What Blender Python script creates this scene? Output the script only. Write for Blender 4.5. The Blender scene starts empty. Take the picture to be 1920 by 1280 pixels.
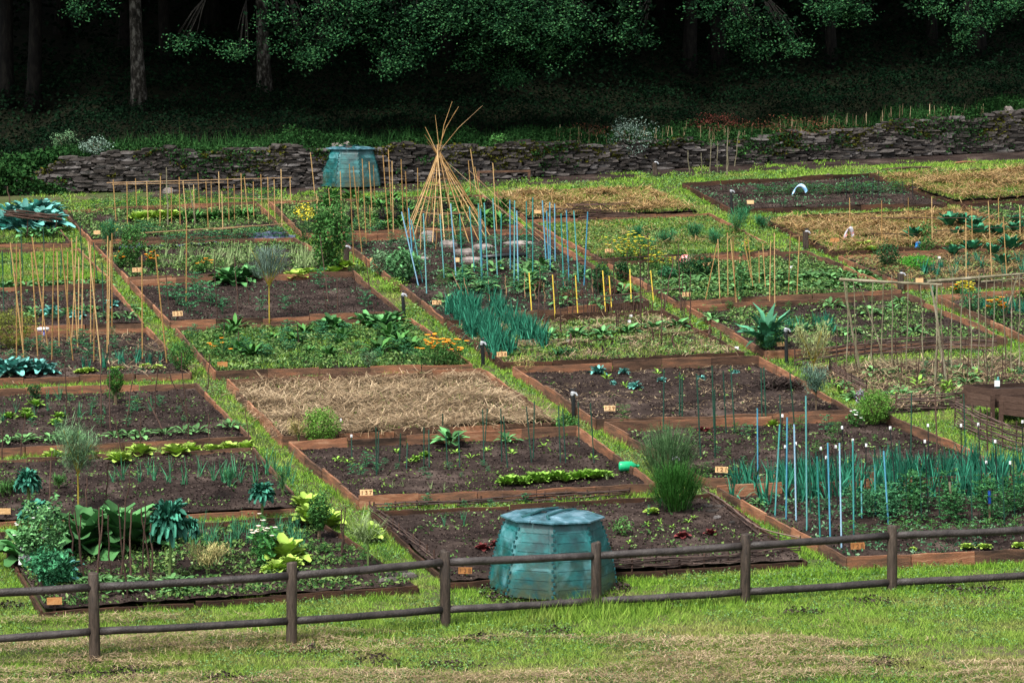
import bpy, math, random
import numpy as np
from mathutils import Vector, Matrix
random.seed(7); R = np.random.RandomState(7)
sc = bpy.context.scene
COL = sc.collection
# ------------------------------------------------------------------ camera, sky, sun, exposure
FPX = 6000.0
PITCH = math.atan(664/6000.0)
CAMZ = 8.087
cam = bpy.data.objects.new('camera', bpy.data.cameras.new('camera'))
COL.objects.link(cam)
cam.data.sensor_width = 36; cam.data.lens = 36*FPX/1920
cam.data.clip_start = 1; cam.data.clip_end = 2000
cam.location = (0, 0, CAMZ); cam.rotation_euler = (math.pi/2-PITCH, 0, 0)
sc.camera = cam
SUN_EL, SUN_AZ = math.radians(58), math.radians(215)   # azimuth clockwise from +y (north): behind the camera, a little left
w = bpy.data.worlds.new('World'); sc.world = w; w.use_nodes = True
nt = w.node_tree; bg = nt.nodes['Background']
sky = nt.nodes.new('ShaderNodeTexSky'); sky.sky_type = 'NISHITA'; sky.sun_disc = False
sky.sun_elevation = SUN_EL; sky.sun_rotation = SUN_AZ; sky.air_density = 1.0; sky.dust_density = 3.0; sky.ozone_density = 1.0
hs = nt.nodes.new('ShaderNodeHueSaturation'); hs.inputs['Saturation'].default_value = .35   # an overcast, whitish sky
nt.links.new(sky.outputs[0], hs.inputs['Color']); nt.links.new(hs.outputs[0], bg.inputs[0]); bg.inputs[1].default_value = 0.075
sl = bpy.data.lights.new('sun', 'SUN'); sl.energy = 1.5; sl.angle = math.radians(10); sl.color = (1, .96, .9)
so = bpy.data.objects.new('sun', sl); COL.objects.link(so)
sd = Vector((math.sin(SUN_AZ)*math.cos(SUN_EL), math.cos(SUN_AZ)*math.cos(SUN_EL), math.sin(SUN_EL)))
so.rotation_euler = sd.to_track_quat('Z', 'Y').to_euler(); so.location = sd*30+Vector((0, 50, 0))
sc.view_settings.view_transform = 'Standard'; sc.view_settings.look = 'None'
sc.view_settings.exposure = 2.0; sc.view_settings.gamma = 1
sc.view_settings.use_curve_mapping = False

# ------------------------------------------------------------------ terrain maths
SL = math.tan(math.radians(4.498)); Y0 = 42.23
def ray(px, py):
    a = (px-960)/FPX; b = (640-py)/FPX
    cp, sp = math.cos(PITCH), math.sin(PITCH)
    return a, cp+b*sp, -sp+b*cp
def plane(px, py, dz=0.0):
    dx, dy, dz_ = ray(px, py)
    t = (SL*(-Y0)+dz-CAMZ)/(dz_-SL*dy)
    return (dx*t, dy*t)
def hsh(ix, iy, s):
    n = (ix*374761393+iy*668265263+s*982451653) & 0x7fffffff
    n = ((n ^ (n >> 13))*1274126177) & 0x7fffffff
    return ((n ^ (n >> 16)) & 0xffff)/65535.0
def vn(x, y, s=0):
    x = np.asarray(x, float); y = np.asarray(y, float)
    ix = np.floor(x).astype(np.int64); iy = np.floor(y).astype(np.int64)
    fx = x-ix; fy = y-iy; fx = fx*fx*(3-2*fx); fy = fy*fy*(3-2*fy)
    return ((hsh(ix, iy, s)*(1-fx)+hsh(ix+1, iy, s)*fx)*(1-fy)+(hsh(ix, iy+1, s)*(1-fx)+hsh(ix+1, iy+1, s)*fx)*fy)
def fbm(x, y, s=0, o=4):
    r = 0; a = .5; t = 0
    for k in range(o):
        r = r+a*vn(x*2**k, y*2**k, s+k); t += a; a *= .55
    return r/t
# the wall's foot, as world x -> y
_wp = [plane(*p) for p in ((-500, 388), (10, 366), (650, 350), (1000, 333), (1400, 308), (1920, 284), (2500, 258))]
WX = [p[0] for p in _wp]; WY = [p[1] for p in _wp]
def wall_y(x): return np.interp(x, WX, WY, left=WY[0]-3, right=WY[-1]+3)
WL = plane(60, 362)[0]                       # where the wall starts at the left
_wt = [(plane(px, py)[0], h) for px, py, h in ((60, 362, .9), (300, 358, 1.03), (650, 350, 1.0), (1000, 333, .88), (1180, 322, .78), (1360, 310, .66), (1500, 303, .76), (1700, 294, .95), (1920, 284, 1.08))]
def wall_top(x):                              # height of the wall above the plane at its foot
    x = np.asarray(x, float)
    return np.clip((x-(WL-.9))/1.8, 0.10, 1)*(np.interp(x, [a for a, b in _wt], [b for a, b in _wt])+.05*np.sin(x*1.9)+.04*np.sin(x*4.3+1))
def G(x, y):
    x = np.asarray(x, float); y = np.asarray(y, float)
    z = SL*(y-Y0)
    d = y-wall_y(x)
    wt = wall_top(x)
    z = z+np.clip((d-.12)/.25, 0, 1)*(wt-.05)
    z = z+np.clip(d-1.0, 0, 6)*.14+np.clip(d-7, 0, 400)*.17+np.clip(d-22, 0, 400)*.22
    z = z+.05*(fbm(x*.6, y*.6, 3)-.5)*np.clip((43-y)/2+1, .35, 1.4)
    return z

# ------------------------------------------------------------------ beds: corners of the board tops (far left, far right, near right, near left)
BT = .20
BEDS = {
 'A1': [(-100, 392), (85, 386), (131, 450), (-100, 456)],
 'A2': [(-80, 467), (148, 460), (205, 519), (-80, 527)],
 'A3': [(-60, 534), (209, 527), (269, 600), (-60, 608)],
 'A4': [(-60, 622), (275, 607), (357, 692), (-60, 705)],
 'A5': [(-60, 726), (367, 711), (468, 812), (-60, 838)],
 'A6': [(-60, 852), (473, 827), (575, 940), (-60, 968)],
 'A7': [(-5, 985), (590, 955), (783, 1084), (78, 1133)],
 'B1': [(120, 388), (482, 374), (540, 432), (172, 446)],
 'B2': [(178, 452), (550, 439), (650, 498), (240, 516)],
 'B3': [(245, 523), (662, 505), (753, 582), (318, 599)],
 'B4': [(330, 609), (770, 592), (886, 680), (404, 693)],
 'B5': [(425, 708), (905, 690), (1046, 788), (530, 816)],
 'B6': [(543, 826), (1083, 797), (1225, 902), (672, 931)],
 'B7': [(696, 948), (1336, 912), (1513, 1038), (845, 1079)],
 'C1': [(505, 372), (905, 361), (982, 418), (566, 432)],
 'C2': [(632, 439), (1002, 425), (1215, 561), (832, 592)],
 'C3': [(839, 599), (1238, 577), (1395, 657), (945, 676)],
 'C4': [(962, 684), (1424, 666), (1598, 767), (1118, 783)],
 'C5': [(1133, 789), (1655, 771), (1888, 871), (1322, 893)],
 'C6': [(1345, 910), (1950, 882), (2180, 1020), (1587, 1041)],
 'D1': [(928, 352), (1215, 341), (1310, 390), (988, 404)],
 'D2': [(998, 411), (1330, 395), (1462, 464), (1128, 481)],
 'D3': [(1140, 489), (1514, 466), (1690, 542), (1268, 561)],
 'D4': [(1290, 569), (1698, 546), (1888, 630), (1438, 655)],
 'D5': [(1500, 670), (1900, 648), (2030, 730), (1665, 755)],
 'E1': [(1280, 339), (1630, 320), (1775, 377), (1370, 387)],
 'E2': [(1425, 402), (1822, 386), (1980, 447), (1563, 467)],
 'E3': [(1573, 474), (1995, 453), (2165, 522), (1697, 527)],
 'E4': [(1757, 550), (2230, 525), (2400, 605), (1932, 632)],
 'F1': [(1632, 318), (2000, 303), (2120, 350), (1792, 372)],
 'F2': [(1802, 378), (2130, 358), (2330, 420), (1912, 428)],
}
BW = {k: np.array([plane(px, py, BT) for px, py in v]) for k, v in BEDS.items()}
SOILTOP = {}
def inside(Q, x, y, inset=0.0):
    ok = np.ones(np.shape(x), bool)
    for i in range(4):
        a = Q[i]; b = Q[(i+1) % 4]
        e = b-a; e = e/np.hypot(*e)
        d = (x-a[0])*e[1]-(y-a[1])*e[0]      # clockwise polygon: inside is to the right
        ok &= d > inset
    return ok
def soil_off(k, x, y):
    Q = BW[k]
    yf = (Q[2][1]+Q[3][1])/2; yb = (Q[0][1]+Q[1][1])/2
    t = np.clip((yb-y)/(yb-yf), 0, 1)
    return .03+(.10*t if k != 'D5' else -.02)+.06*(fbm(x*1.3, y*1.3, 11, 3)-.4)
def in1(Q, x, y):
    for i in range(4):
        ax, ay = Q[i]; bx, by = Q[(i+1) % 4]
        if (x-ax)*(by-ay)-(y-ay)*(bx-ax) <= 0: return False
    return True
BL = {k: [(float(a), float(b)) for a, b in v] for k, v in BW.items()}
def H(x, y):
    if np.ndim(x) == 0:
        x = float(x); y = float(y)
        for k in BL:
            if in1(BL[k], x, y): return SL*(y-Y0)+float(soil_off(k, x, y))
        return float(G(x, y))
    x = np.asarray(x, float); y = np.asarray(y, float)
    z = G(x, y)
    for k in BEDS:
        m = inside(BW[k], x, y)
        z = np.where(m, SL*(y-Y0)+soil_off(k, x, y), z)
    return z
def at(px, py):
    dx, dy, dz = ray(px, py); off = 0
    if py < 420:                               # march along the ray: the terrace step behind the wall is steep
        t = np.linspace(55, 135, 1600); d = CAMZ+dz*t-G(dx*t, dy*t); i = np.where(d < 0)[0]
        i = int(i[0]) if len(i) else 1599
        if dy*t[i] > wall_y(dx*t[i])-.3:
            tt = t[i-1]+(t[i]-t[i-1])*d[i-1]/(d[i-1]-d[i]+1e-9)
            return Vector((dx*tt, dy*tt, float(G(dx*tt, dy*tt))))
    for i in range(4):
        t = (SL*(-Y0)+off-CAMZ)/(dz-SL*dy)
        x, y = dx*t, dy*t
        off = float(H(x, y))-SL*(y-Y0)
    return Vector((x, y, float(H(x, y))))
def scale_at(p): return FPX/(p.y*math.cos(PITCH)+(CAMZ-p.z)*math.sin(PITCH))
def up(base, px, py, dy=0.0):                 # the point above the base seen at px,py, dy metres further back
    r = ray(px, py); t = (base.y+dy)/r[1]
    return Vector((r[0]*t, base.y+dy, CAMZ+r[2]*t))

# ------------------------------------------------------------------ mesh helpers
class MB:
    def __init__(s): s.v = []; s.f = []; s.n = 0
    def add(s, v, f, m=0):
        v = np.asarray(v, float).reshape(-1, 3); f = np.asarray(f, int)
        s.v.append(v); s.f.append((f+s.n, m)); s.n += len(v); return s
    def mesh(s, name, mats, smooth=False):
        me = bpy.data.meshes.new(name)
        v = np.concatenate(s.v); nl = sum(f.size for f, m in s.f); nf = sum(len(f) for f, m in s.f)
        me.vertices.add(len(v)); me.vertices.foreach_set('co', v.astype(np.float32).ravel())
        me.loops.add(nl); me.polygons.add(nf)
        me.loops.foreach_set('vertex_index', np.concatenate([f.ravel() for f, m in s.f]).astype(np.int32))
        tot = np.concatenate([np.full(len(f), f.shape[1]) for f, m in s.f]).astype(np.int32)
        st = np.concatenate([[0], np.cumsum(tot)[:-1]]).astype(np.int32)
        me.polygons.foreach_set('loop_start', st); me.polygons.foreach_set('loop_total', tot)
        me.polygons.foreach_set('material_index', np.concatenate([np.full(len(f), m) for f, m in s.f]).astype(np.int32))
        me.polygons.foreach_set('use_smooth', np.full(nf, bool(smooth)))
        for m in (mats if isinstance(mats, (list, tuple)) else [mats]): me.materials.append(m)
        me.update(calc_edges=True)
        return me
    def build(s, name, mats, parent=None, smooth=False, loc=None):
        return obj(name, s.mesh(name, mats, smooth), parent, loc)
def obj(name, me, parent=None, loc=None, rz=0, scale=None):
    o = bpy.data.objects.new(name, me); COL.objects.link(o)
    if parent is not None: o.parent = parent
    if loc is not None: o.location = loc
    if rz: o.rotation_euler = (0, 0, rz)
    if scale is not None: o.scale = scale
    return o
def tag(o, label=None, cat=None, group=None, kind=None):
    if label: o['label'] = label
    if cat: o['category'] = cat
    if group: o['group'] = group
    if kind: o['kind'] = kind
    return o
def empty(name, loc, rz=0):
    o = obj(name, None, None, loc, rz); o.empty_display_size = .1; return o
def box(mb, c, sz, rz=0.0, ax=None, m=0, jit=0.0):
    """box centred at c; ax: optional 3x3 rows of axes"""
    h = np.array(sz)/2
    v = np.array([[x, y, z] for x in (-1, 1) for y in (-1, 1) for z in (-1, 1)])*h
    if jit: v = v+R.uniform(-jit, jit, v.shape)
    if ax is not None: v = v@np.array(ax)
    elif rz:
        c_, s_ = math.cos(rz), math.sin(rz); v = np.c_[v[:, 0]*c_-v[:, 1]*s_, v[:, 0]*s_+v[:, 1]*c_, v[:, 2]]
    mb.add(v+np.array(c), [[0, 1, 3, 2], [4, 6, 7, 5], [0, 4, 5, 1], [2, 3, 7, 6], [0, 2, 6, 4], [1, 5, 7, 3]], m)
    return mb
def tube(mb, pts, rad, n=6, m=0, cap=True):
    P = np.array([list(p) for p in pts], float); k = len(P)
    rad = np.broadcast_to(rad, (k,))
    T = np.gradient(P, axis=0) if k > 2 else np.array([P[1]-P[0]]*2)
    T /= np.linalg.norm(T, axis=1)[:, None]+1e-9
    ref = np.array([0, 0, 1.]) if abs(T[0][2]) < .8 else np.array([1., 0, 0])
    A = np.cross(T, ref); A /= np.linalg.norm(A, axis=1)[:, None]; B = np.cross(T, A)
    a = np.linspace(0, 2*math.pi, n, endpoint=False)
    V = P[:, None]+rad[:, None, None]*(np.cos(a)[None, :, None]*A[:, None]+np.sin(a)[None, :, None]*B[:, None])
    F = [[i*n+j, i*n+(j+1) % n, (i+1)*n+(j+1) % n, (i+1)*n+j] for i in range(k-1) for j in range(n)]
    mb.add(V.reshape(-1, 3), F, m)
    if cap:
        mb.f.append((np.array([[mb.n-n+j for j in range(n)]]), m)); mb.f.append((np.array([[mb.n-k*n+j for j in range(n)][::-1]]), m))
    return mb
def strips(mb, base, az, L, W, el, bend, S=3, prof=None, cup=0.0, tw=None, wave=0.0, m=0):
    base = np.asarray(base, float).reshape(-1, 3); n = len(base)
    f = lambda a: np.broadcast_to(np.asarray(a, float), (n,))
    az, L, W, el, bend = map(f, (az, L, W, el, bend))
    if prof is None: prof = np.linspace(1, .1, S+1)
    prof = np.asarray(prof, float)
    if len(prof) != S+1: prof = np.interp(np.linspace(0, 1, S+1), np.linspace(0, 1, len(prof)), prof)
    s = (np.arange(S)+.5)/S
    e = el[:, None]-bend[:, None]*s[None]
    hor = np.c_[np.zeros(n), np.cumsum(np.cos(e), 1)]*(L/S)[:, None]
    ver = np.c_[np.zeros(n), np.cumsum(np.sin(e), 1)]*(L/S)[:, None]
    ca, sa = np.cos(az), np.sin(az)
    P = np.stack([base[:, None, 0]+hor*ca[:, None], base[:, None, 1]+hor*sa[:, None], base[:, None, 2]+ver], -1)
    t = az+math.pi/2+(0 if tw is None else f(tw))
    side = np.stack([np.cos(t), np.sin(t), np.zeros(n)], -1)[:, None]
    ws = (W[:, None]*prof[None])[..., None]/2
    if cup or wave:
        ee = np.c_[e[:, :1], e]
        N = np.stack([-np.sin(ee)*ca[:, None], -np.sin(ee)*sa[:, None], np.cos(ee)], -1)
        wv1 = 1+wave*R.uniform(-1, 1, ws.shape)*2; wv2 = 1+wave*R.uniform(-1, 1, ws.shape)*2
        V = np.stack([P-side*ws+N*ws*cup*2*wv1, P, P+side*ws+N*ws*cup*2*wv2], 2); c = 3
    else:
        V = np.stack([P-side*ws, P+side*ws], 2); c = 2
    K = (S+1)*c
    q = []
    for i in range(S):
        for j in range(c-1): q.append([i*c+j, i*c+j+1, (i+1)*c+j+1, (i+1)*c+j])
    F = (np.array(q)[None]+(np.arange(n)*K)[:, None, None]).reshape(-1, 4)
    mb.add(V.reshape(-1, 3), F, m); return mb
def blades(mb, base, h, wd, lean=.35, m=0):
    n = len(base); az = R.uniform(0, 6.283, n); t = R.uniform(0, 6.283, n)
    h = np.broadcast_to(h, (n,)); wd = np.broadcast_to(wd, (n,))
    sx, sy = np.cos(az)*wd/2, np.sin(az)*wd/2; l = R.uniform(0, lean, n)*h*1.5
    V = np.stack([base-np.c_[sx, sy, 0*sx], base+np.c_[sx, sy, 0*sx], base+np.c_[np.cos(t)*l, np.sin(t)*l, h*R.uniform(.6, 1, n)]], 1)
    mb.add(V.reshape(-1, 3), np.arange(3*n).reshape(n, 3), m); return mb
def cards(mb, c, s, upb=.6, asp=.6, m=0, fold=.25):
    c = np.asarray(c, float); n = len(c); s = np.broadcast_to(s, (n,))
    N = R.normal(size=(n, 3)); N /= np.linalg.norm(N, axis=1)[:, None]; N[:, 2] = np.abs(N[:, 2])+upb
    N /= np.linalg.norm(N, axis=1)[:, None]
    A = np.cross(N, R.normal(size=(n, 3))); A /= np.linalg.norm(A, axis=1)[:, None]; B = np.cross(N, A)
    s = s[:, None]; f = N*s*fold*asp
    V = np.stack([c-A*s/2, c-B*s*asp/2+f-A*s*.05, c+A*s/2, c+B*s*asp/2+f-A*s*.05], 1)
    mb.add(V.reshape(-1, 3), np.arange(4*n).reshape(n, 4), m); return mb
ORD = ['', 'first', 'second', 'third', 'fourth', 'fifth', 'sixth', 'seventh', 'eighth', 'ninth', 'tenth', 'eleventh', 'twelfth', 'thirteenth', 'fourteenth', 'fifteenth', 'sixteenth', 'seventeenth', 'eighteenth']
def nth(i, n):                                 # i from 0, by x
    if n == 1: return 'only'
    if i == 0: return 'leftmost'
    if i == n-1: return 'rightmost'
    return ORD[i+1]+' from left' if i < (n+1)//2 else ORD[n-i]+' from right'

# ------------------------------------------------------------------ materials
def M(name, cols, scale=4.0, isl=.5, rough=.8, spec=.2, bump=0.0, bscale=None, coord='Object', objr=0.0, stretch=None, detail=4, trans=0, pos=None):
    m = bpy.data.materials.new(name); m.use_nodes = True; nt = m.node_tree; N = nt.nodes; Lk = nt.links
    b = N['Principled BSDF']; b.inputs['Roughness'].default_value = rough; b.inputs['Specular IOR Level'].default_value = spec
    if coord == 'World': co = N.new('ShaderNodeNewGeometry').outputs['Position']
    else: co = N.new('ShaderNodeTexCoord').outputs[coord]
    if stretch:
        mp = N.new('ShaderNodeMapping'); mp.inputs['Scale'].default_value = stretch; Lk.new(co, mp.inputs[0]); co = mp.outputs[0]
    nz = N.new('ShaderNodeTexNoise'); nz.inputs['Scale'].default_value = scale; nz.inputs['Detail'].default_value = detail
    nz.inputs['Roughness'].default_value = .65
    Lk.new(co, nz.inputs['Vector'])
    mr = N.new('ShaderNodeMapRange'); mr.inputs[1].default_value = .28; mr.inputs[2].default_value = .72
    Lk.new(nz.outputs[0], mr.inputs[0]); fac = mr.outputs[0]
    def mixin(o, k):
        nonlocal fac
        mx = N.new('ShaderNodeMix'); mx.inputs[0].default_value = k
        Lk.new(fac, mx.inputs[2]); Lk.new(o, mx.inputs[3]); fac = mx.outputs[0]
    if isl: mixin(N.new('ShaderNodeNewGeometry').outputs['Random Per Island'], isl)
    if objr: mixin(N.new('ShaderNodeObjectInfo').outputs['Random'], objr)
    cr = N.new('ShaderNodeValToRGB'); cr.color_ramp.interpolation = 'LINEAR'
    el = cr.color_ramp.elements; n = len(cols)
    ps = pos or [(.12+.76*i/(n-1)) for i in range(n)]
    el[0].position = ps[0]; el[0].color = (*cols[0], 1); el[1].position = ps[-1]; el[1].color = (*cols[-1], 1)
    for i in range(1, n-1): e = el.new(ps[i]); e.color = (*cols[i], 1)
    Lk.new(fac, cr.inputs[0]); Lk.new(cr.outputs[0], b.inputs['Base Color'])
    if bump:
        n2 = N.new('ShaderNodeTexNoise'); n2.inputs['Scale'].default_value = bscale or scale*4; n2.inputs['Detail'].default_value = 5
        Lk.new(co, n2.inputs['Vector'])
        bp = N.new('ShaderNodeBump'); bp.inputs['Strength'].default_value = bump; bp.inputs['Distance'].default_value = .02
        Lk.new(n2.outputs[0], bp.inputs['Height']); Lk.new(bp.outputs[0], b.inputs['Normal'])
    return m
def patchy(name, sets, fine=40, isl=.6, rough=.8, big=.5, thr=(.38, .62)):
    """colour chosen by metre-sized patches in the world between two ramps (lush, dry) plus leaf-by-leaf change"""
    m = M(name, sets[0], fine, isl, rough, .15, coord='World'); nt = m.node_tree; N = nt.nodes; Lk = nt.links
    cr = [x for x in N if x.type == 'VALTORGB'][0]; b = N['Principled BSDF']
    c2 = N.new('ShaderNodeValToRGB'); el = c2.color_ramp.elements; cols = sets[1]
    el[0].position = .1; el[0].color = (*cols[0], 1); el[1].position = .9; el[1].color = (*cols[-1], 1)
    for i in range(1, len(cols)-1): e = el.new(.1+.8*i/(len(cols)-1)); e.color = (*cols[i], 1)
    Lk.new(cr.inputs[0].links[0].from_socket, c2.inputs[0])
    g = N.new('ShaderNodeNewGeometry'); mp = N.new('ShaderNodeMapping'); mp.inputs['Scale'].default_value = (.7, 1.6, 1)
    Lk.new(g.outputs['Position'], mp.inputs[0])
    nz = N.new('ShaderNodeTexNoise'); nz.inputs['Scale'].default_value = big; nz.inputs['Detail'].default_value = 5; nz.inputs['Roughness'].default_value = .62
    Lk.new(mp.outputs[0], nz.inputs['Vector'])
    mr = N.new('ShaderNodeMapRange'); mr.inputs[1].default_value = thr[0]; mr.inputs[2].default_value = thr[1]; Lk.new(nz.outputs[0], mr.inputs[0])
    # more dry cut grass towards the near foreground (mown strip), as a place in the world
    sx = N.new('ShaderNodeSeparateXYZ'); Lk.new(g.outputs['Position'], sx.inputs[0])
    m2 = N.new('ShaderNodeMapRange'); m2.inputs[1].default_value = 42.6; m2.inputs[2].default_value = 40.2; m2.inputs[3].default_value = 0; m2.inputs[4].default_value = .18
    Lk.new(sx.outputs[1], m2.inputs[0])
    ad = N.new('ShaderNodeMath'); ad.operation = 'ADD'; ad.use_clamp = True; Lk.new(mr.outputs[0], ad.inputs[0]); Lk.new(m2.outputs[0], ad.inputs[1])
    mx = N.new('ShaderNodeMix'); mx.data_type = 'RGBA'; Lk.new(ad.outputs[0], mx.inputs[0]); Lk.new(cr.outputs[0], mx.inputs[6]); Lk.new(c2.outputs[0], mx.inputs[7])
    Lk.new(mx.outputs[2], b.inputs['Base Color'])
    return m
m_lawn = patchy('lawn_soil', [[(.03, .045, .012), (.05, .07, .02)], [(.06, .05, .025), (.10, .085, .045)]], 25, 0)
m_grass = patchy('grass', [[(.04, .12, .012), (.13, .27, .022), (.25, .40, .05)], [(.12, .12, .03), (.25, .22, .07), (.40, .34, .16)]], 30, .75, big=.9, thr=(.50, .76))
m_clover = M('clover', [(.02, .06, .014), (.055, .14, .03), (.15, .26, .09)], 3, .7, .6)
m_weed = M('weed', [(.010, .030, .010), (.03, .085, .02), (.065, .145, .035), (.13, .20, .05), (.22, .32, .14)], 2.2, .65, .75, .1, coord='World')
m_weedl = M('weed_lime', [(.03, .07, .012), (.08, .16, .025), (.2, .3, .07)], 2, .6, .75, .1, coord='World')
m_weedt = M('weed_teal', [(.008, .032, .015), (.022, .085, .035), (.06, .15, .07), (.17, .28, .16)], 2, .6, .75, .1, coord='World')
m_soil = M('soil', [(.008, .006, .0055), (.022, .0155, .0135), (.036, .026, .022), (.075, .055, .046)], 1.3, 0, .95, .05, .9, 60, 'World', detail=13)
m_soilg = M('soil_speck', [(.10, .075, .06), (.2, .16, .12)], 9, .6, .95, .05)
m_clod = M('clod', [(.012, .009, .008), (.032, .023, .020), (.075, .055, .048)], 9, .7, .95, .05)
m_straw = M('straw', [(.06, .038, .02), (.24, .165, .09), (.52, .40, .25)], 1.2, .65, .7, .2, coord='World')
m_strawg = M('straw_warm', [(.10, .055, .02), (.26, .16, .06), (.42, .30, .15)], 1.2, .6, .8, .2, coord='World')
m_plank = M('plank_wood', [(.025, .017, .012), (.07, .040, .026), (.13, .070, .042), (.23, .10, .052), (.34, .19, .11)], 2.2, 0, .85, .15, .6, 25, 'World', .45, (1, 1, 6), detail=7)
m_plankd = M('old_plank_wood', [(.018, .012, .009), (.05, .028, .018), (.10, .045, .026)], 3, 0, .9, .1, .6, 25, 'World', .35, (1, 1, 5))
m_fence = M('fence_wood', [(.012, .010, .009), (.028, .022, .020), (.05, .042, .038)], 6, 0, .55, .35, .5, 40, 'Object', .25, (1, 1, 1))
m_post = M('post_wood', [(.016, .012, .009), (.04, .028, .020), (.075, .055, .040)], 8, 0, .6, .3, .5, 30, 'Object', .2, (4, 4, .6))
m_planter = M('planter_wood', [(.02, .012, .009), (.055, .032, .023), (.09, .055, .04)], 6, 0, .8, .15, .5, 30, 'Object', .5, (1, 1, 6))
m_bamboo = M('bamboo', [(.14, .075, .022), (.33, .19, .065), (.50, .34, .16)], 5, .0, .5, .35, 0, None, 'Object', .6, (1, 1, 1))
m_bambooi = M('bamboo_old', [(.10, .06, .03), (.27, .16, .075), (.45, .31, .18)], 5, .5, .5, .35)
m_stick = M('dark_stick', [(.02, .012, .009), (.05, .028, .02), (.10, .06, .045)], 6, .2, .8, .2, 0, None, 'Object', .5)
m_pole = M('bark_pole', [(.06, .055, .03), (.14, .125, .075), (.28, .25, .18)], 4, .3, .8, .2, .4, 30)
m_greenst = M('green_stake', [(.006, .035, .022), (.012, .065, .04)], 5, .0, .4, .4, objr=.6)
m_teal = M('teal_stake', [(.01, .11, .09), (.03, .22, .20), (.18, .38, .40)], 2, .0, .4, .4, objr=.55)
m_blue = M('blue_stake', [(.02, .14, .22), (.07, .27, .38), (.32, .46, .58)], 2, .0, .4, .4, objr=.55)
m_yellow = M('yellow_stake', [(.55, .38, .04), (.75, .55, .08)], 2, 0, .4, .4)
m_black = M('black_stake', [(.006, .008, .008), (.015, .018, .018)], 3, 0, .4, .4)
m_steel = M('worn_metal', [(.12, .13, .14), (.42, .44, .46)], 12, 0, .35, .5)
m_white = M('white_plastic', [(.6, .6, .6), (.85, .85, .85)], 3, 0, .4, .4)
m_sign = M('sign_wood', [(.42, .24, .10), (.60, .38, .18), (.70, .48, .26)], 5, 0, .7, .2, .3, 30, objr=.4, stretch=(1, 1, 6))
m_signd = M('weathered_sign_wood', [(.16, .07, .02), (.34, .15, .05), (.45, .24, .10)], 9, 0, .8, .15, .3, 30, objr=.4)
m_ink = M('ink', [(.12, .05, .02), (.16, .07, .03)], 3, 0, .8)
m_stone = M('slate', [(.010, .008, .007), (.030, .024, .020), (.055, .046, .040), (.13, .12, .115)], 3, 0, .8, .3, .5, 20, 'Object', .6, (1, 1, 3))
m_stonei = M('slate_small', [(.008, .007, .006), (.024, .019, .016), (.045, .038, .033), (.11, .10, .095)], 3, .6, .8, .3, .5, 20)
m_rock = M('pale_rock', [(.07, .06, .055), (.17, .145, .13), (.32, .28, .26)], 4, 0, .85, .2, .6, 15, objr=.2)
m_moss = M('moss', [(.02, .025, .004), (.05, .055, .008), (.10, .09, .012)], 6, .6, .95, .05)
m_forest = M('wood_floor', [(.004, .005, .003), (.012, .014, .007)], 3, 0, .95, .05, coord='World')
m_ivyshade = M('ivy_leaf_shaded', [(.0008, .003, .0018), (.0025, .009, .004), (.007, .022, .009)], .8, .6, .9, .02, coord='World')  # ivy green darkened to stand for shade deep in the wood
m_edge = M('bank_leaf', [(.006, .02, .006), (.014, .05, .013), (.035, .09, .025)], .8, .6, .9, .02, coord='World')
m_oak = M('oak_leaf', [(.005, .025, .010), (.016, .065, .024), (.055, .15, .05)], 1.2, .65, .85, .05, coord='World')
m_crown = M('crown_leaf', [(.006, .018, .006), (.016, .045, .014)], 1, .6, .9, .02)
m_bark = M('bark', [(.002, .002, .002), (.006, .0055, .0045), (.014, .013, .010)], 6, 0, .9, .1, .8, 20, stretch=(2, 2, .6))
m_bark2 = M('lichen_bark', [(.004, .004, .003), (.02, .018, .014), (.11, .105, .09)], 5, 0, .9, .1, .8, 20, stretch=(2, 2, 1))
def leafmat(name, c, isl=.7, rough=.65, k=(.45, 1, 2.0), sp=.12):
    return M(name, [tuple(min(.9, a*k[0]) for a in c), c, tuple(min(.9, a*k[2]+.01) for a in c)], 5, isl, rough, sp)
l_green = leafmat('leaf_green', (.035, .11, .022))
l_deep = leafmat('leaf_deep_green', (.012, .055, .016))
l_lime = leafmat('leaf_lime', (.14, .27, .035), k=(.5, 1, 1.6))
l_yell = leafmat('leaf_yellow_green', (.24, .36, .06), k=(.55, 1, 1.5))
l_teal = leafmat('leaf_teal', (.03, .12, .048))
l_blue = leafmat('leaf_blue_green', (.07, .22, .19), k=(.4, 1, 2.4))
l_kale = leafmat('leaf_kale', (.02, .10, .065), k=(.4, 1, 3))
l_cab = leafmat('leaf_cabbage', (.055, .16, .05), k=(.4, 1, 2.3))
l_onion = leafmat('leaf_onion', (.025, .11, .05), k=(.5, 1, 2.6))
l_silver = leafmat('leaf_silver', (.12, .18, .14), k=(.35, 1, 1.9))
l_grey = leafmat('leaf_grey_green', (.09, .17, .08), k=(.4, 1, 1.9))
l_box = leafmat('leaf_box_yellow', (.10, .12, .015), k=(.35, 1, 2.2))
l_rose = leafmat('leaf_rosemary', (.02, .085, .010), k=(.3, 1, 1.9))
l_lav = leafmat('leaf_lavender', (.045, .10, .035), k=(.4, 1, 2))
l_dill = leafmat('leaf_dill', (.025, .13, .05))
l_dry = leafmat('leaf_dry', (.30, .25, .09), k=(.5, 1, 1.6))
l_dark = leafmat('leaf_purple_black', (.012, .008, .014), k=(.5, 1, 2))
l_red = leafmat('leaf_red', (.10, .02, .02))
l_heath = leafmat('leaf_rust', (.11, .04, .02), k=(.4, 1, 1.7))
f_or = M('petal_orange', [(.75, .22, .01), (.9, .40, .03)], 5, .8, .6)
f_ye = M('petal_yellow', [(.62, .50, .02), (.85, .75, .08)], 5, .8, .6)
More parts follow.
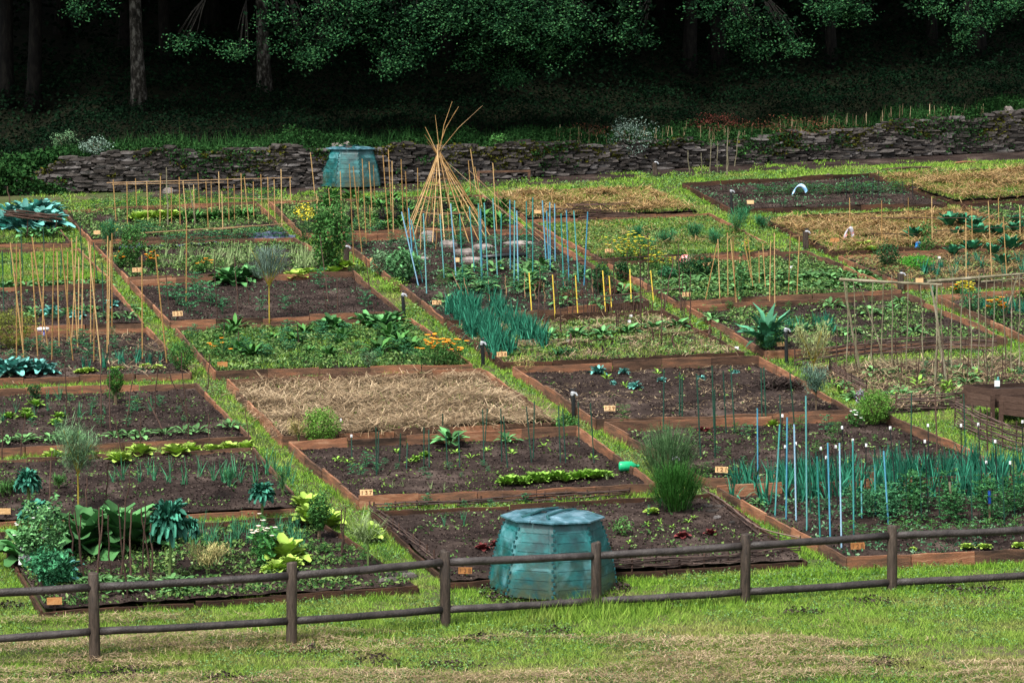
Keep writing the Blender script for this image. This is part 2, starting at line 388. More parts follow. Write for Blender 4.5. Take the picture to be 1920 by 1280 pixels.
f_wh = M('petal_white', [(.65, .68, .62), (.85, .85, .8)], 5, .8, .6)
m_stem = M('stem_green', [(.05, .10, .02), (.14, .20, .06)], 6, .3, .7)
m_stemy = M('stem_yellow_moss', [(.16, .13, .015), (.34, .26, .03), (.12, .10, .05)], 20, .3, .8)
m_stemb = M('stem_brown', [(.05, .035, .02), (.14, .10, .06)], 8, .3, .8)
m_fabric = M('weed_fabric', [(.03, .04, .07), (.10, .12, .19)], 6, 0, .6, .3, .4, 10)

# teal plastic of the compost bins: scuffed chalky patches and algae stains
def bin_mat():
    m = M('teal_plastic', [(.0, .024, .025), (.001, .060, .060), (.006, .125, .125)], 3.0, 0, .38, .5, .15, 30)
    nt = m.node_tree; N = nt.nodes; L = nt.links; b = N['Principled BSDF']; cr = [x for x in N if x.type == 'VALTORGB'][0]
    tc = N.new('ShaderNodeTexCoord')
    def mixn(prev, col, scale, lo, hi, st, amt, dist=0):
        mp = N.new('ShaderNodeMapping'); mp.inputs['Scale'].default_value = st; L.new(tc.outputs['Object'], mp.inputs[0])
        nz = N.new('ShaderNodeTexNoise'); nz.inputs['Scale'].default_value = scale; nz.inputs['Detail'].default_value = 6; nz.inputs['Distortion'].default_value = dist
        L.new(mp.outputs[0], nz.inputs['Vector'])
        mr = N.new('ShaderNodeMapRange'); mr.inputs[1].default_value = lo; mr.inputs[2].default_value = hi; mr.inputs[4].default_value = amt; L.new(nz.outputs[0], mr.inputs[0])
        mx = N.new('ShaderNodeMix'); mx.data_type = 'RGBA'; L.new(mr.outputs[0], mx.inputs[0]); L.new(prev, mx.inputs[6]); mx.inputs[7].default_value = (*col, 1)
        return mx
    a = mixn(cr.outputs[0], (.14, .34, .37), 2.4, .53, .74, (1, 1, 1.5), .6, 1.2)
    c = mixn(a.outputs[2], (.035, .045, .018), 4, .36, .58, (1, 1, 1), .95, .6)
    sx = N.new('ShaderNodeSeparateXYZ'); L.new(tc.outputs['Object'], sx.inputs[0])
    mr = N.new('ShaderNodeMapRange'); mr.inputs[1].default_value = .75; mr.inputs[2].default_value = 0; L.new(sx.outputs[2], mr.inputs[0])
    mul = N.new('ShaderNodeMath'); mul.operation = 'MULTIPLY'; src = c.inputs[0].links[0].from_socket
    L.new(src, mul.inputs[0]); L.new(mr.outputs[0], mul.inputs[1]); L.new(mul.outputs[0], c.inputs[0])
    L.new(c.outputs[2], b.inputs['Base Color'])
    return m
m_bin = bin_mat()
m_lid = M('lid_plastic', [(.01, .05, .06), (.045, .13, .16), (.16, .27, .33)], 4, 0, .28, .6, .1, 30)
m_binedge = M('lid_edge_plastic', [(.01, .06, .06), (.02, .09, .10)], 4, 0, .4)

# ------------------------------------------------------------------ ground
def grid(xs, ys, zf):
    X, Y = np.meshgrid(xs, ys); Z = zf(X, Y)
    nx, ny = len(xs), len(ys)
    i = np.arange(nx*ny).reshape(ny, nx)
    F = np.stack([i[:-1, :-1], i[:-1, 1:], i[1:, 1:], i[1:, :-1]], -1).reshape(-1, 4)
    return np.c_[X.ravel(), Y.ravel(), Z.ravel()], F
xs = np.r_[-400, -200, -100, -60, -40, -28, np.arange(-18, 18.01, .2), 28, 40, 60, 100, 200, 400]
ys = np.r_[-60, 0, 20, 30, np.arange(37, 45, .12), np.arange(45, 76, .3), np.arange(76, 92, .12), np.arange(92, 130, 1.5), 140, 170, 220, 300, 420]
gv, gf = grid(xs, ys, G)
ctr = gv[gf].mean(1); back = ctr[:, 1] > wall_y(ctr[:, 0])+.02
dd = ctr[:, 1]-wall_y(ctr[:, 0]); strip_ = (~back) & (dd > -1.25-.5*fbm(ctr[:, 0]*.8, ctr[:, 1]*.8, 51)) & (ctr[:, 0] > -9)
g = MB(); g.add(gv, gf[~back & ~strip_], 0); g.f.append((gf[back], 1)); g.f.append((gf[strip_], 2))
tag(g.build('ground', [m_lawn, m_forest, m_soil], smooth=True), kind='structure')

# bed frames and soil
BEDLAB = {
 'A1': ('timber edged bed of blue kale at the far left end, under the wall', 2),
 'A2': ('grassed over bed behind the bamboo canes at the left edge', 2),
 'A3': ('dark soil bed with a row of squash along its far board, left edge', 2),
 'A4': ('tomato and cane bed with the white bucket and box bush, left edge', 2),
 'A5': ('dark soil bed with scattered onions and lettuces, left edge', 2),
 'A6': ('onion bed with lettuce row and feathery fennel, lower left', 1),
 'A7': ('crowded near left bed of cabbages, kale and peas behind the fence', 1),
 'B1': ('potato and lettuce bed under the long bamboo trellis', 2),
 'B2': ('garlic and marigold bed crossed by a dark blue weed fabric strip', 2),
 'B3': ('dark soil bed with tomatoes and the small grey leaved standard tree', 3),
 'B4': ('weedy green bed full of carrots with marigolds at its right corner', 3),
 'B5': ('central bed covered in dry straw mulch', 4),
 'B6': ('dark soil bed with green stakes and a pale lettuce row, behind the near compost bin', 4),
 'B7': ('near bed edged with woven rods, right behind the compost bin', 1),
 'C1': ('far bed with dark purple plants beside the cane wigwam', 2),
 'C2': ('soil bed with flat stone slabs and many blue and teal stakes', 3),
 'C3': ('bed with the dense leek patch and low stake fence', 3),
 'C4': ('nearly bare brown bed with a few limp cabbage seedlings', 4),
 'C5': ('dark soil bed between the lavender bush and the round green bush', 4),
 'C6': ('near right bed of leeks, tomatoes and blue stakes', 4),
 'D1': ('far bed of straw and grass beside the cane wigwam', 1),
 'D2': ('weedy grass bed with the dark brushwood heap', 2),
 'D3': ('bed of yellow flowers, canes and green bean rows, right of centre', 3),
 'D4': ('weedy brown bed seen through the big pole trellis', 3),
 'D5': ('bed inside woven wattle edging under the big pole trellis', 0),
 'E1': ('far soil bed with the blue and white bag', 2),
 'E2': ('straw covered bed left of the far cabbages', 2),
 'E3': ('cabbage and leek bed at the right edge', 2),
 'E4': ('marigold bed at the right edge behind the pole trellis', 3),
 'F1': ('farthest right straw bed below the wall', 1),
 'F2': ('weedy soil bed at the far right edge', 2)}
def edge_planks(root, a, b, o, top, m, piece=.98, hidden=.10, skip=()):
    d = b-a; L = np.hypot(*d); n = max(1, int(round(L/piece))); u = d/L; ang = math.atan2(u[1], u[0])
    for i in range(n):
        if i in skip: continue
        l = L/n; c = a+u*(i+.5)*l; za = float(G(*(a+u*i*l))); zb = float(G(*(a+u*(i+1)*l)))
        zc = (za+zb)/2; sl = math.atan2(zb-za, l)+R.uniform(-.012, .012)
        t = top*.88*(1+R.uniform(-.16, .08)); h = t+hidden
        if abs(c[0]) > 24: continue
        mb = MB(); v = []
        nx = 5
        for k in range(nx):                  # a board with a slightly ragged top edge
            x = -l/2+.004+(l-.008)*k/(nx-1); tz = h/2+R.uniform(-.012, .008)
            for (yy, zz) in ((-.016, -h/2), (.016, -h/2), (.016, tz), (-.016, tz)): v.append((x, yy, zz))
        f = [[k*4+j, k*4+(j+1) % 4, (k+1)*4+(j+1) % 4, (k+1)*4+j] for k in range(nx-1) for j in range(4)]
        mb.add(v, f); mb.f.append((np.array([[0, 3, 2, 1], [nx*4-4, nx*4-3, nx*4-2, nx*4-1]]), 0))
        ob = mb.build('plank', m, root)
        ob.location = Vector((c[0]+R.uniform(-.012, .012), c[1]+R.uniform(-.012, .012), zc+t-h/2))-root.location
        ob.rotation_euler = (R.uniform(-.09, .09), -sl, ang)
for k in BEDS:
    Q = BW[k]; c = Q.mean(0); root = empty('raised_bed', (c[0], c[1], float(SL*(c[1]-Y0))))
    lab, st = BEDLAB[k]; tag(root, lab, 'garden bed', 'timber edged allotment beds')
    tops = {0: 0, 1: .12, 2: .17, 3: .2, 4: .22}[st]; m = m_plankd if k in ('A7', 'B7', 'E1', 'E2', 'F1', 'F2', 'C3') else m_plank
    if st:
        edge_planks(root, Q[0], Q[1], 0, tops, m)
        edge_planks(root, Q[1], Q[2], 0, tops, m)
        edge_planks(root, Q[2], Q[3], 0, tops*1.02, m)
        edge_planks(root, Q[3], Q[0], 0, tops, m)
    # soil sheet, filled in between the boards
    n = 57; uu = np.linspace(.008, .992, n); U, V = np.meshgrid(uu, uu)
    P = (Q[0][None, None]*((1-U)*(1-V))[..., None]+Q[1]*(U*(1-V))[..., None]+Q[2]*(U*V)[..., None]+Q[3]*((1-U)*V)[..., None])
    X, Y = P[..., 0], P[..., 1]
    Z = SL*(Y-Y0)+soil_off(k, X, Y)+.055*(fbm(X*9, Y*9, 5, 3)-.5)
    if k in ('C4',): Z += .015*np.sin((X+Y*.2)*5)
    i = np.arange(n*n).reshape(n, n)
    F = np.stack([i[:-1, :-1], i[1:, :-1], i[1:, 1:], i[:-1, 1:]], -1).reshape(-1, 4)
    mb = MB().add(np.c_[X.ravel(), Y.ravel(), Z.ravel()]-np.array(root.location), F)
    mb.build('soil', m_soil, root, True)

# ------------------------------------------------------------------ ground cover
def bed_pts(k, dens, inset=.06, mask=None):
    Q = BW[k]; lo, hi = Q.min(0), Q.max(0); lo[0] = max(lo[0], -16); hi[0] = min(hi[0], 16)
    n = int((hi-lo).prod()*dens); x = R.uniform(lo[0], hi[0], n); y = R.uniform(lo[1], hi[1], n)
    lim = np.abs(x) < y*.168+.5
    ok = inside(Q, x, y, inset) & lim
    x, y = x[ok], y[ok]
    if mask is not None: ok = mask(x, y); x, y = x[ok], y[ok]
    return np.c_[x, y, SL*(y-Y0)+soil_off(k, x, y)+.055*(fbm(x*9, y*9, 5, 3)-.5)]
def clump(s, thr, f=1.2): return lambda x, y: fbm(x*f, y*f*1.4, s) > thr+R.uniform(-.06, .06, len(x))
# clods and pale flecks
for k in BEDS:
    if k in ('A2', 'D1', 'D2', 'F1'): continue
    p = bed_pts(k, 170); mb = MB(); cards(mb, p+[0, 0, .004], R.uniform(.015, .055, len(p)), 1.0, .8, 0, .5)
    q = bed_pts(k, 60); cards(mb, q+[0, 0, .012], R.uniform(.01, .03, len(q)), 1.2, .6, 1, .2)
    tag(mb.build('soil_crumbs', [m_clod, m_soilg]), 'loose clods and pale bits on the soil of the '+BEDLAB[k][0][:60].rsplit(' ', 1)[0], 'soil crumbs', kind='stuff')
COVER = [  # bed, density of leaf cards, leaf size, material, patch threshold, height
 ('A1', 900, .05, m_weed, .42, .06), ('A2', 1800, .05, m_weed, .3, .06), ('A3', 220, .05, m_weedt, .5, .04), ('A4', 260, .05, m_weedt, .48, .04),
 ('A5', 160, .045, m_weed, .5, .04), ('A6', 220, .045, m_weed, .47, .04), ('A7', 1300, .055, m_weed, .43, .07),
 ('B1', 1300, .05, m_weed, .42, .1), ('B2', 1100, .05, m_weed, .42, .08), ('B3', 110, .045, m_weedt, .5, .04), ('B4', 2300, .055, m_weed, .33, .1),
 ('B5', 260, .045, m_weedl, .5, .05), ('B6', 150, .045, m_weedl, .5, .04), ('B7', 260, .045, m_weed, .5, .04),
 ('C1', 1100, .05, m_weed, .4, .1), ('C2', 420, .05, m_weedt, .47, .05), ('C3', 1300, .05, m_weed, .42, .07), ('C4', 60, .045, m_weed, .55, .03),
 ('C5', 300, .045, m_weed, .48, .04), ('C6', 500, .05, m_weedt, .45, .06), ('D1', 1300, .045, m_weed, .42, .05), ('D2', 2200, .05, m_weed, .3, .08),
 ('D3', 1800, .055, m_weed, .36, .08), ('D4', 1000, .05, m_weed, .47, .06), ('D5', 600, .055, m_weed, .45, .07), ('E1', 260, .05, m_weedt, .5, .05),
 ('E2', 1000, .045, m_weed, .45, .06), ('E3', 900, .05, m_weed, .44, .07), ('E4', 600, .05, m_weed, .45, .06), ('F1', 1200, .045, m_weed, .43, .05), ('F2', 1000, .05, m_weed, .4, .05)]
for k, dn, s, m, th, h in COVER:
    p = bed_pts(k, dn*.66, mask=clump(ord(k[0])+int(k[1]), th+.035, 2.0))
    if not len(p): continue
    mb = MB(); cards(mb, p+np.c_[0*p[:, 0], 0*p[:, 0], R.uniform(0, h, len(p))], R.uniform(.4, 1.6, len(p))**1.3*s*.92, .35, .5)
    tag(mb.build('weeds', m), 'low green weeds and seedlings spread over the '+BEDLAB[k][0][:58].rsplit(' ', 1)[0], 'weeds', kind='stuff')
# grass blades in grassy beds
mats_g = {'A2': 2600, 'D1': 1100, 'D2': 1500, 'E2': 900, 'F1': 1100, 'B4': 700, 'A1': 500, 'C3': 400, 'B5': 90}
for k, dn in mats_g.items():
    p = bed_pts(k, dn, mask=clump(31, .4)); mb = MB(); blades(mb, p, R.uniform(.05, .14, len(p)), .012, .5)
    tag(mb.build('bed_grass', m_grass), 'tufts of grass growing in the '+BEDLAB[k][0][:60].rsplit(' ', 1)[0], 'grass', kind='stuff')
def straw(k, dn, m, th=.0, L=(.12, .38), seed=17, lift=.07, f=1.6, wd=.009):
    p = bed_pts(k, dn, mask=clump(seed, th, f) if th else None); n = len(p); mb = MB()
    hump = .16*np.clip(fbm(p[:, 0]*1.8, p[:, 1]*1.8, 23)-.42, 0, 1)*4*lift/.07*.4
    strips(mb, p+np.c_[np.zeros((n, 2)), R.uniform(.0, lift, n)+hump], R.uniform(0, 6.28, n), R.uniform(*L, n), R.uniform(.65, 1.35, n)*wd, R.uniform(-.1, .28, n), R.uniform(-.35, .7, n), 2, [1, 1, .6], tw=R.uniform(-.4, .4, n))
    return tag(mb.build('straw', m), 'dry straw strewn over the '+BEDLAB[k][0][:60].rsplit(' ', 1)[0], 'straw', kind='stuff')
straw('B5', 1500, m_straw, .36, (.12, .4), 21, .07, 2.2)
straw('D1', 700, m_strawg, .40, seed=12, wd=.016); straw('E2', 800, m_strawg, .36, seed=14, wd=.016); straw('F1', 700, m_strawg, .38, wd=.016); straw('D2', 260, m_strawg, .5)
straw('C4', 200, m_straw, .50, (.04, .13), 19, .015); straw('C3', 420, m_straw, .47); straw('D5', 420, m_straw, .42); straw('E3', 330, m_strawg, .45); straw('A4', 120, m_straw, .5)

# tufts hugging the boards
mb = MB()
for k in BEDS:
    if k == 'D5': continue
    Q = BW[k]
    for i in range(4):
        a, b = Q[i], Q[(i+1) % 4]; L = np.hypot(*(b-a)); n = int(L*(150 if i in (1, 2, 3) else 60)); t = R.rand(n); nm = np.array([-(b-a)[1], (b-a)[0]])/L
        if i == 2: n_ = .5
        q = a+(b-a)*t[:, None]+nm*R.uniform(.03, .12, n)[:, None]; q = q[np.abs(q[:, 0]) < q[:, 1]*.17+.4]; x, y = q[:, 0], q[:, 1]
        hh = .20*np.clip(fbm(x*2.3, y*2.3, 95)-.33, .05, 1)*2.0
        blades(mb, np.c_[x, y, G(x, y)], hh*R.uniform(.4, 1.1, len(x)), .011, .5)
tag(mb.build('edge_grass', m_grass), 'uneven tufts of grass growing against the bed boards', 'grass', kind='stuff')
# lawn and path grass
def outside_beds(x, y):
    m = np.zeros(len(x), bool)
    for k in BEDS: m |= inside(BW[k], x, y, -.02)
    return ~m
def lawn_pts(y0, y1, dens, mask=True):
    W = y1*.17+.6; n = int((y1-y0)*2*W*dens); x = R.uniform(-W, W, n); y = R.uniform(y0, y1, n)
    ok = (np.abs(x) < y*.168+.5) & (y < wall_y(x)-.1)
    x, y = x[ok], y[ok]; ok = outside_beds(x, y) & ((y < wall_y(x)-1.45) | (fbm(x*2, y*2, 52)+R.uniform(-.08, .08, len(x)) > .6)); x, y = x[ok], y[ok]
    if mask: ok = fbm(x*1.5, y*2.5, 40)*.5+fbm(x*5, y*7, 41)*.5+R.uniform(-.12, .12, len(x)) > .38; x, y = x[ok], y[ok]
    return np.c_[x, y, G(x, y)]
mb = MB()
for y0, y1, dn, h, wd in ((37.6, 41.5, 4200, .075, .0075), (41.5, 46, 3300, .075, .008), (46, 56, 1500, .07, .012), (56, 68, 1000, .07, .015), (68, 86, 750, .08, .02)):
    p = lawn_pts(y0, y1, dn); blades(mb, p, R.uniform(.35, 1.15, len(p))*h*(.25+2.2*np.clip(fbm(p[:, 0]*5, p[:, 1]*5, 90, 3)-.15, 0, 1)), wd, .8)
tag(mb.build('grass', m_grass), 'short mown grass of the lawn and the paths between the beds', 'grass', kind='stuff')
mb = MB()
for y0, y1, dn, s in ((37.6, 46, 520, .032), (46, 60, 480, .036), (60, 84, 300, .05)):
    p = lawn_pts(y0, y1, dn, False); ok = fbm(p[:, 0]*1.7, p[:, 1]*1.7, 44) > .5; p = p[ok]
    cards(mb, p+np.c_[np.zeros((len(p), 2)), R.uniform(.01, .085, len(p))], R.uniform(.6, 1.2, len(p))*s, .9, .75)
tag(mb.build('clover', m_clover), 'clover and daisy leaves growing in the path grass', 'clover', kind='stuff')
# hay left by the mower in the foreground, raked into rough rows
mb = MB(); n = 120000; x = R.uniform(-7.6, 7.6, n); y = R.uniform(37.4, 42.2, n)
row = fbm(x*.35+y*.2, y*1.9-x*.25, 60, 5); ok = (row > .535+.34*np.clip((y-40.7)/1.2, 0, 1)-.03*np.clip((x+1)/6, -1, 1)+R.uniform(-.03, .03, n)); x, y = x[ok], y[ok]; n = len(x); ok_ = ok
strips(mb, np.c_[x, y, G(x, y)+R.uniform(.02, .06, n)+.35*np.clip(row[ok_]-.5, 0, .2)], R.uniform(0, 6.28, n), R.uniform(.04, .13, n), R.uniform(.004, .007, n), R.uniform(-.1, .3, n), R.uniform(-.5, .8, n), 2, [1, 1, .5], tw=R.uniform(-.4, .4, n))
tag(mb.build('hay', m_straw), 'dry hay lying in streaks on the mown foreground lawn', 'hay', kind='stuff')
mb = MB()
for (px, py, w_) in [(250, 1262, .22), (120, 1272, .2), (1785, 1110, .13), (1856, 1110, .12), (1640, 1130, .10), (590, 1222, .12), (1260, 1138, .10), (900, 1200, .12), (1040, 1188, .12), (1660, 1245, .12), (420, 1276, .15), (12, 1140, .12), (840, 1250, .16), (1500, 1150, .1), (700, 1240, .14)]:
    c = at(px, py); n = int(900*w_); q = R.normal(size=(n, 2))*[w_*1.5, w_*.9]; x = c.x+q[:, 0]; y = c.y+q[:, 1]
    cards(mb, np.c_[x, y, G(x, y)+np.clip(.10-np.abs(q).sum(1)*.3, .02, 1)*R.rand(n)+.015], R.uniform(.02, .06, n), .7, .8, 0, .5)
tag(mb.build('dirt_clods', m_clod), 'dark dug up earth clods scattered in the foreground grass', 'earth', kind='stuff')
mb = MB()                                       # longer grass left along the fence and the board feet
def tall(px0, py0, px1, py1, n, h, spread=.12):
    a = at(px0, py0); b = at(px1, py1); t = R.uniform(0, 1, n)
    x = a.x+(b.x-a.x)*t+R.normal(0, spread, n); y = a.y+(b.y-a.y)*t+R.normal(0, spread, n)
    hh = h*(.35+.9*vn(t*14, t*0, 3))
    blades(mb, np.c_[x, y, G(x, y)], hh*R.uniform(.5, 1.1, n), .011, .5)
tall(0, 1262, 560, 1215, 1500, .12); tall(480, 1212, 640, 1195, 1500, .22, .15); tall(640, 1200, 830, 1175, 1200, .17, .15)
tall(820, 1180, 1000, 1165, 800, .14); tall(940, 1165, 1240, 1140, 4200, .28, .17); tall(1240, 1140, 1400, 1130, 1200, .18, .15); tall(1400, 1132, 1900, 1100, 2200, .12, .2)
tall(80, 1150, 780, 1100, 2500, .12, .05); tall(1140, 1078, 1920, 1045, 2600, .12, .05); tall(1570, 1000, 1590, 1035, 400, .15, .1); tall(1340, 930, 1560, 1030, 2000, .14, .1)
tag(mb.build('long_grass', m_grass), 'longer uncut grass along the fence posts and bed boards', 'grass', kind='stuff')

# ------------------------------------------------------------------ stone wall
def stone_mesh(s):
    r = np.random.RandomState(s); v = np.array([[x, y, z] for x in (-1, -.35, .35, 1) for y in (-1, 1) for z in (-1, 1)], float)*.5
    v[:, 2] *= np.where(np.abs(v[:, 0]) > .4, r.uniform(.55, .9), 1.0)
    v += r.uniform(-.09, .09, v.shape)
    f = []
    for i in range(3):
        a = i*4; b = a+4
        f += [[a, a+1, b+1, b], [a+2, b+2, b+3, a+3], [a, b, b+2, a+2], [a+1, a+3, b+3, b+1]]
    f += [[0, 2, 3, 1], [12, 13, 15, 14]]
    return v, np.array(f)
SV = [stone_mesh(i) for i in range(14)]
SM = [MB().add(v, f).mesh('stone', m_stone) for v, f in SV]
wx0, wx1 = WL-.9, 14.6
wall = empty('stone_wall', (0, float(wall_y(0)), float(G(0, wall_y(0)-.1))))
tag(wall, 'old dry stone wall of thin grey slates with mossy top, along the foot of the wood', 'wall')
stones = []
x = wx0
zc = 0.0; course = 0
while zc < 1.12:
    th = R.uniform(.045, .085); x = wx0+R.uniform(0, .3)
    while x < wx1:
        l = R.uniform(.14, .5)*(1.4 if R.rand() < .12 else 1); xc = x+l/2
        z = zc+.035*math.sin(xc*1.7)+.02*math.sin(xc*4.1)
        if z < wall_top(xc)-.03*R.rand():
            yy = float(wall_y(xc)); base = SL*(yy-Y0)
            big = R.rand() < .02
            stones.append((xc, yy+.10+R.uniform(-.035, .03), base+z+th/2, l*.99, .3, th*(2.4 if big else 1.02)))
        x += l
    zc += th; course += 1
stones.sort(key=lambda s: -s[3]*s[5])
restb = MB()
ang = math.atan2(WY[3]-WY[1], WX[3]-WX[1])
for i, (xc, yc, z, l, d, h) in enumerate(stones):
    k = R.randint(14); rz = ang+R.uniform(-.06, .06); rx = R.uniform(-.05, .05)
    if i < 300:
        o = obj('stone', SM[k], wall, Vector((xc, yc, z))-wall.location); o.rotation_euler = (0, rx, rz); o.scale = (l, d, h)
    else:
        v, f = SV[k]; v = v*[l, d, h]; c_, s_ = math.cos(rz), math.sin(rz)
        v = np.c_[v[:, 0]*c_-v[:, 1]*s_, v[:, 0]*s_+v[:, 1]*c_, v[:, 2]+v[:, 0]*rx]
        restb.add(v+np.array([xc, yc, z])-np.array(wall.location), f)
tag(restb.build('small_stones', m_stonei, wall), kind='stuff')
mb = MB(); n = 9000; x = R.uniform(wx0, wx1, n); t = R.rand(n); tp = wall_top(x)
ok = fbm(x*1.3, t*2.2, 70) > .44+.20*(1-t); x = x[ok]; t = t[ok]; tp = tp[ok]; n = len(x)
y = wall_y(x); z = SL*(y-Y0)+tp*(.25+.75*t)+.02
yy = y-.06+np.clip(R.uniform(-.02, .5, n)*(t > .93), -.02, .5)
cards(mb, np.c_[x, yy, z]-np.array(wall.location), R.uniform(.05, .12, n), .4, .8, 0, .2)
tag(mb.build('moss', m_moss, wall), kind='stuff')
mb = MB(); n = 16000; x = R.uniform(wx0, wx1, n); t = R.rand(n)**.6*1.12; tp = wall_top(x)
ok = fbm(x*.9, t*1.5, 75)+.16*(t-.75) > .52; x = x[ok]; t = t[ok]; tp = tp[ok]; n = len(x); y = wall_y(x)
z = SL*(y-Y0)+tp*t; cards(mb, np.c_[x, y-R.uniform(.03, .12, n)+.2*(t > 1), z]-np.array(wall.location), R.uniform(.04, .10, n), .3, .6)
tag(mb.build('creeper', m_edge, wall), kind='stuff')

# ------------------------------------------------------------------ wood behind the wall
mb = MB()
def under(n, d0, d1, h, s, m, clumpthr=0, seed=80, hp=1.0):
    x = R.uniform(-16, 17, n); d = R.uniform(d0, d1, n)**1.0; y = wall_y(x)+d
    ok = np.abs(x) < y*.17+1; x, y, d = x[ok], y[ok], d[ok]
    q = fbm(x*.8, y*.8, seed); hh = h*np.clip((q-.25)*2.2, .08, 1.6)*hp
    z = G(x, y)+hh*R.uniform(0, 1, len(x))**.7
    cards(mb, np.c_[x, y, z], R.uniform(.6, 1.4, len(x))*s, .4, .65, m)
under(34000, .15, 1.5, .34, .07, 1); under(42000, 1.2, 5, .5, .075, 0); under(26000, 4.5, 11, .8, .11, 0, seed=84); under(10000, 10, 24, 1.6, .2, 0, seed=88)  # lighter leaves by the wall, leaves with painted-in shade deeper in
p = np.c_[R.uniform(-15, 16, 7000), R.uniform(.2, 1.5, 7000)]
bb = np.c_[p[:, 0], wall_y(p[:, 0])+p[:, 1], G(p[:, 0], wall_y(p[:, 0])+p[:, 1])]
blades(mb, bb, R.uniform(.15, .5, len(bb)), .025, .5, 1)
tag(mb.build('undergrowth', [m_ivyshade, m_edge]), 'dark ivy, brambles and nettles covering the bank under the trees', 'undergrowth', kind='stuff')
# overgrown slope that hides the left end of the wall
mb = MB(); n = 9000; x = R.uniform(-14.5, WL+.9, n); y = wall_y(x)+R.uniform(-.25, 1.4, n)
hh = .9*np.clip((WL+1.2-x)/2.2, .1, 1); z = G(x, y)+hh*R.rand(n)
cards(mb, np.c_[x, y, z], R.uniform(.07, .15, n), .5, .7)
tag(mb.build('ivy_bank', m_edge), 'bright green ivy tumbling over the left end of the stone wall', 'ivy', kind='stuff')

crown_cache = []
for s in range(3):                              # thick crowns, mostly above the picture
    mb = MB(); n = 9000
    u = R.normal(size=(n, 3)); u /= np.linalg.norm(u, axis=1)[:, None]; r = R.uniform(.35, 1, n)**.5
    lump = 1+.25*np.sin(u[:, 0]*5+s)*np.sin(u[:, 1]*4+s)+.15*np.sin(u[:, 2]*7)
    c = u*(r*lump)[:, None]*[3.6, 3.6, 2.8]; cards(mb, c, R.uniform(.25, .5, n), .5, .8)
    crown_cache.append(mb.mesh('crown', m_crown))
def trunk_mesh(h, r, m, lean=0, seed=0):
    rr = np.random.RandomState(seed); k = 9; t = np.linspace(0, 1, k)
    P = np.c_[lean*t+.12*np.cumsum(rr.uniform(-.3, .3, k))*t, .1*np.cumsum(rr.uniform(-.3, .3, k))*t, h*t-.3]
    mb = MB(); tube(mb, P, r*(1-.45*t)*(1+.5*np.exp(-t*14)), 12)
    for j in range(4):
        i = 4+j; a = rr.uniform(0, 6.28); L = rr.uniform(1.5, 2.6)
        q = [P[i]+np.array([math.cos(a), math.sin(a), .55])*L*u for u in (0, .4, 1)]
        tube(mb, q, [r*.35, r*.25, r*.1], 7)
    return mb.mesh('trunk', m, True)
TM = [trunk_mesh(9, .2, m_bark, .4, 1), trunk_mesh(9, .16, m_bark, -.3, 2), trunk_mesh(9, .24, m_bark, .1, 3)]
TL = trunk_mesh(9, .19, m_bark2, -.25, 5)
def tree(px, py, k, label, tm=None, sc_=1.0, crown=True, zc=6.6, cy=0):
    b = at(px, py) if not isinstance(px, Vector) else px
    zc = max(zc, 11.9-b.z)
    o = empty('oak_tree', b, R.uniform(0, 6.28) if tm is None else 0); tag(o, label, 'tree', 'trees of the dark wood')
    obj('trunk', tm or TM[k % 3], o, None, 0, (sc_,)*3)
    if crown: obj('crown', crown_cache[k % 3], o, (0, cy, zc), 0, (1.15, 1.15, 1))
    return o
t1 = tree(262, 205, 0, 'oak with pale lichen on its trunk, standing left in the dark wood', TL, 1.0)
t2 = tree(497, 178, 1, 'dim grey oak trunk right of the lichen covered one', TL, .95)
front = [(60, 170, 'farthest left'), (770, 175, 'above the far compost bin'), (985, 165, 'behind the cane wigwam'), (1290, 150, 'right of the wigwam'), (1560, 140, 'above the blue bag bed'), (1830, 130, 'at the right edge')]
TREES = {}
def behind(px, d):
    x = ray(px, 100)[0]*80
    for _ in range(6): y = float(wall_y(x))+d; x = ray(px, 100)[0]*y/ray(px, 100)[1]
    return Vector((x, y, float(G(x, y))))
for i, (px, py, lab) in enumerate(front):
    TREES[px] = tree(behind(px, 8.0+R.uniform(-.6, 1.2)), 0, i, 'oak in the front row of the wood, %s, with low branches' % lab, cy=.2, zc=6.7)
rows = 0
for r_, d in enumerate((9.5, 13, 17, 22)):
    n = 8+r_*2
    for i in range(n):
        x = -15-r_*1.5+(30+r_*3)*(i+.5)/n+R.uniform(-.8, .8); y = float(wall_y(x))+d+R.uniform(-1, 1)
        tree(Vector((x, y, float(G(x, y)))), 0, i+r_, 'dark oak in the %s row of the wood, %s' % (ORD[r_+2], nth(i, n)), zc=6.0)
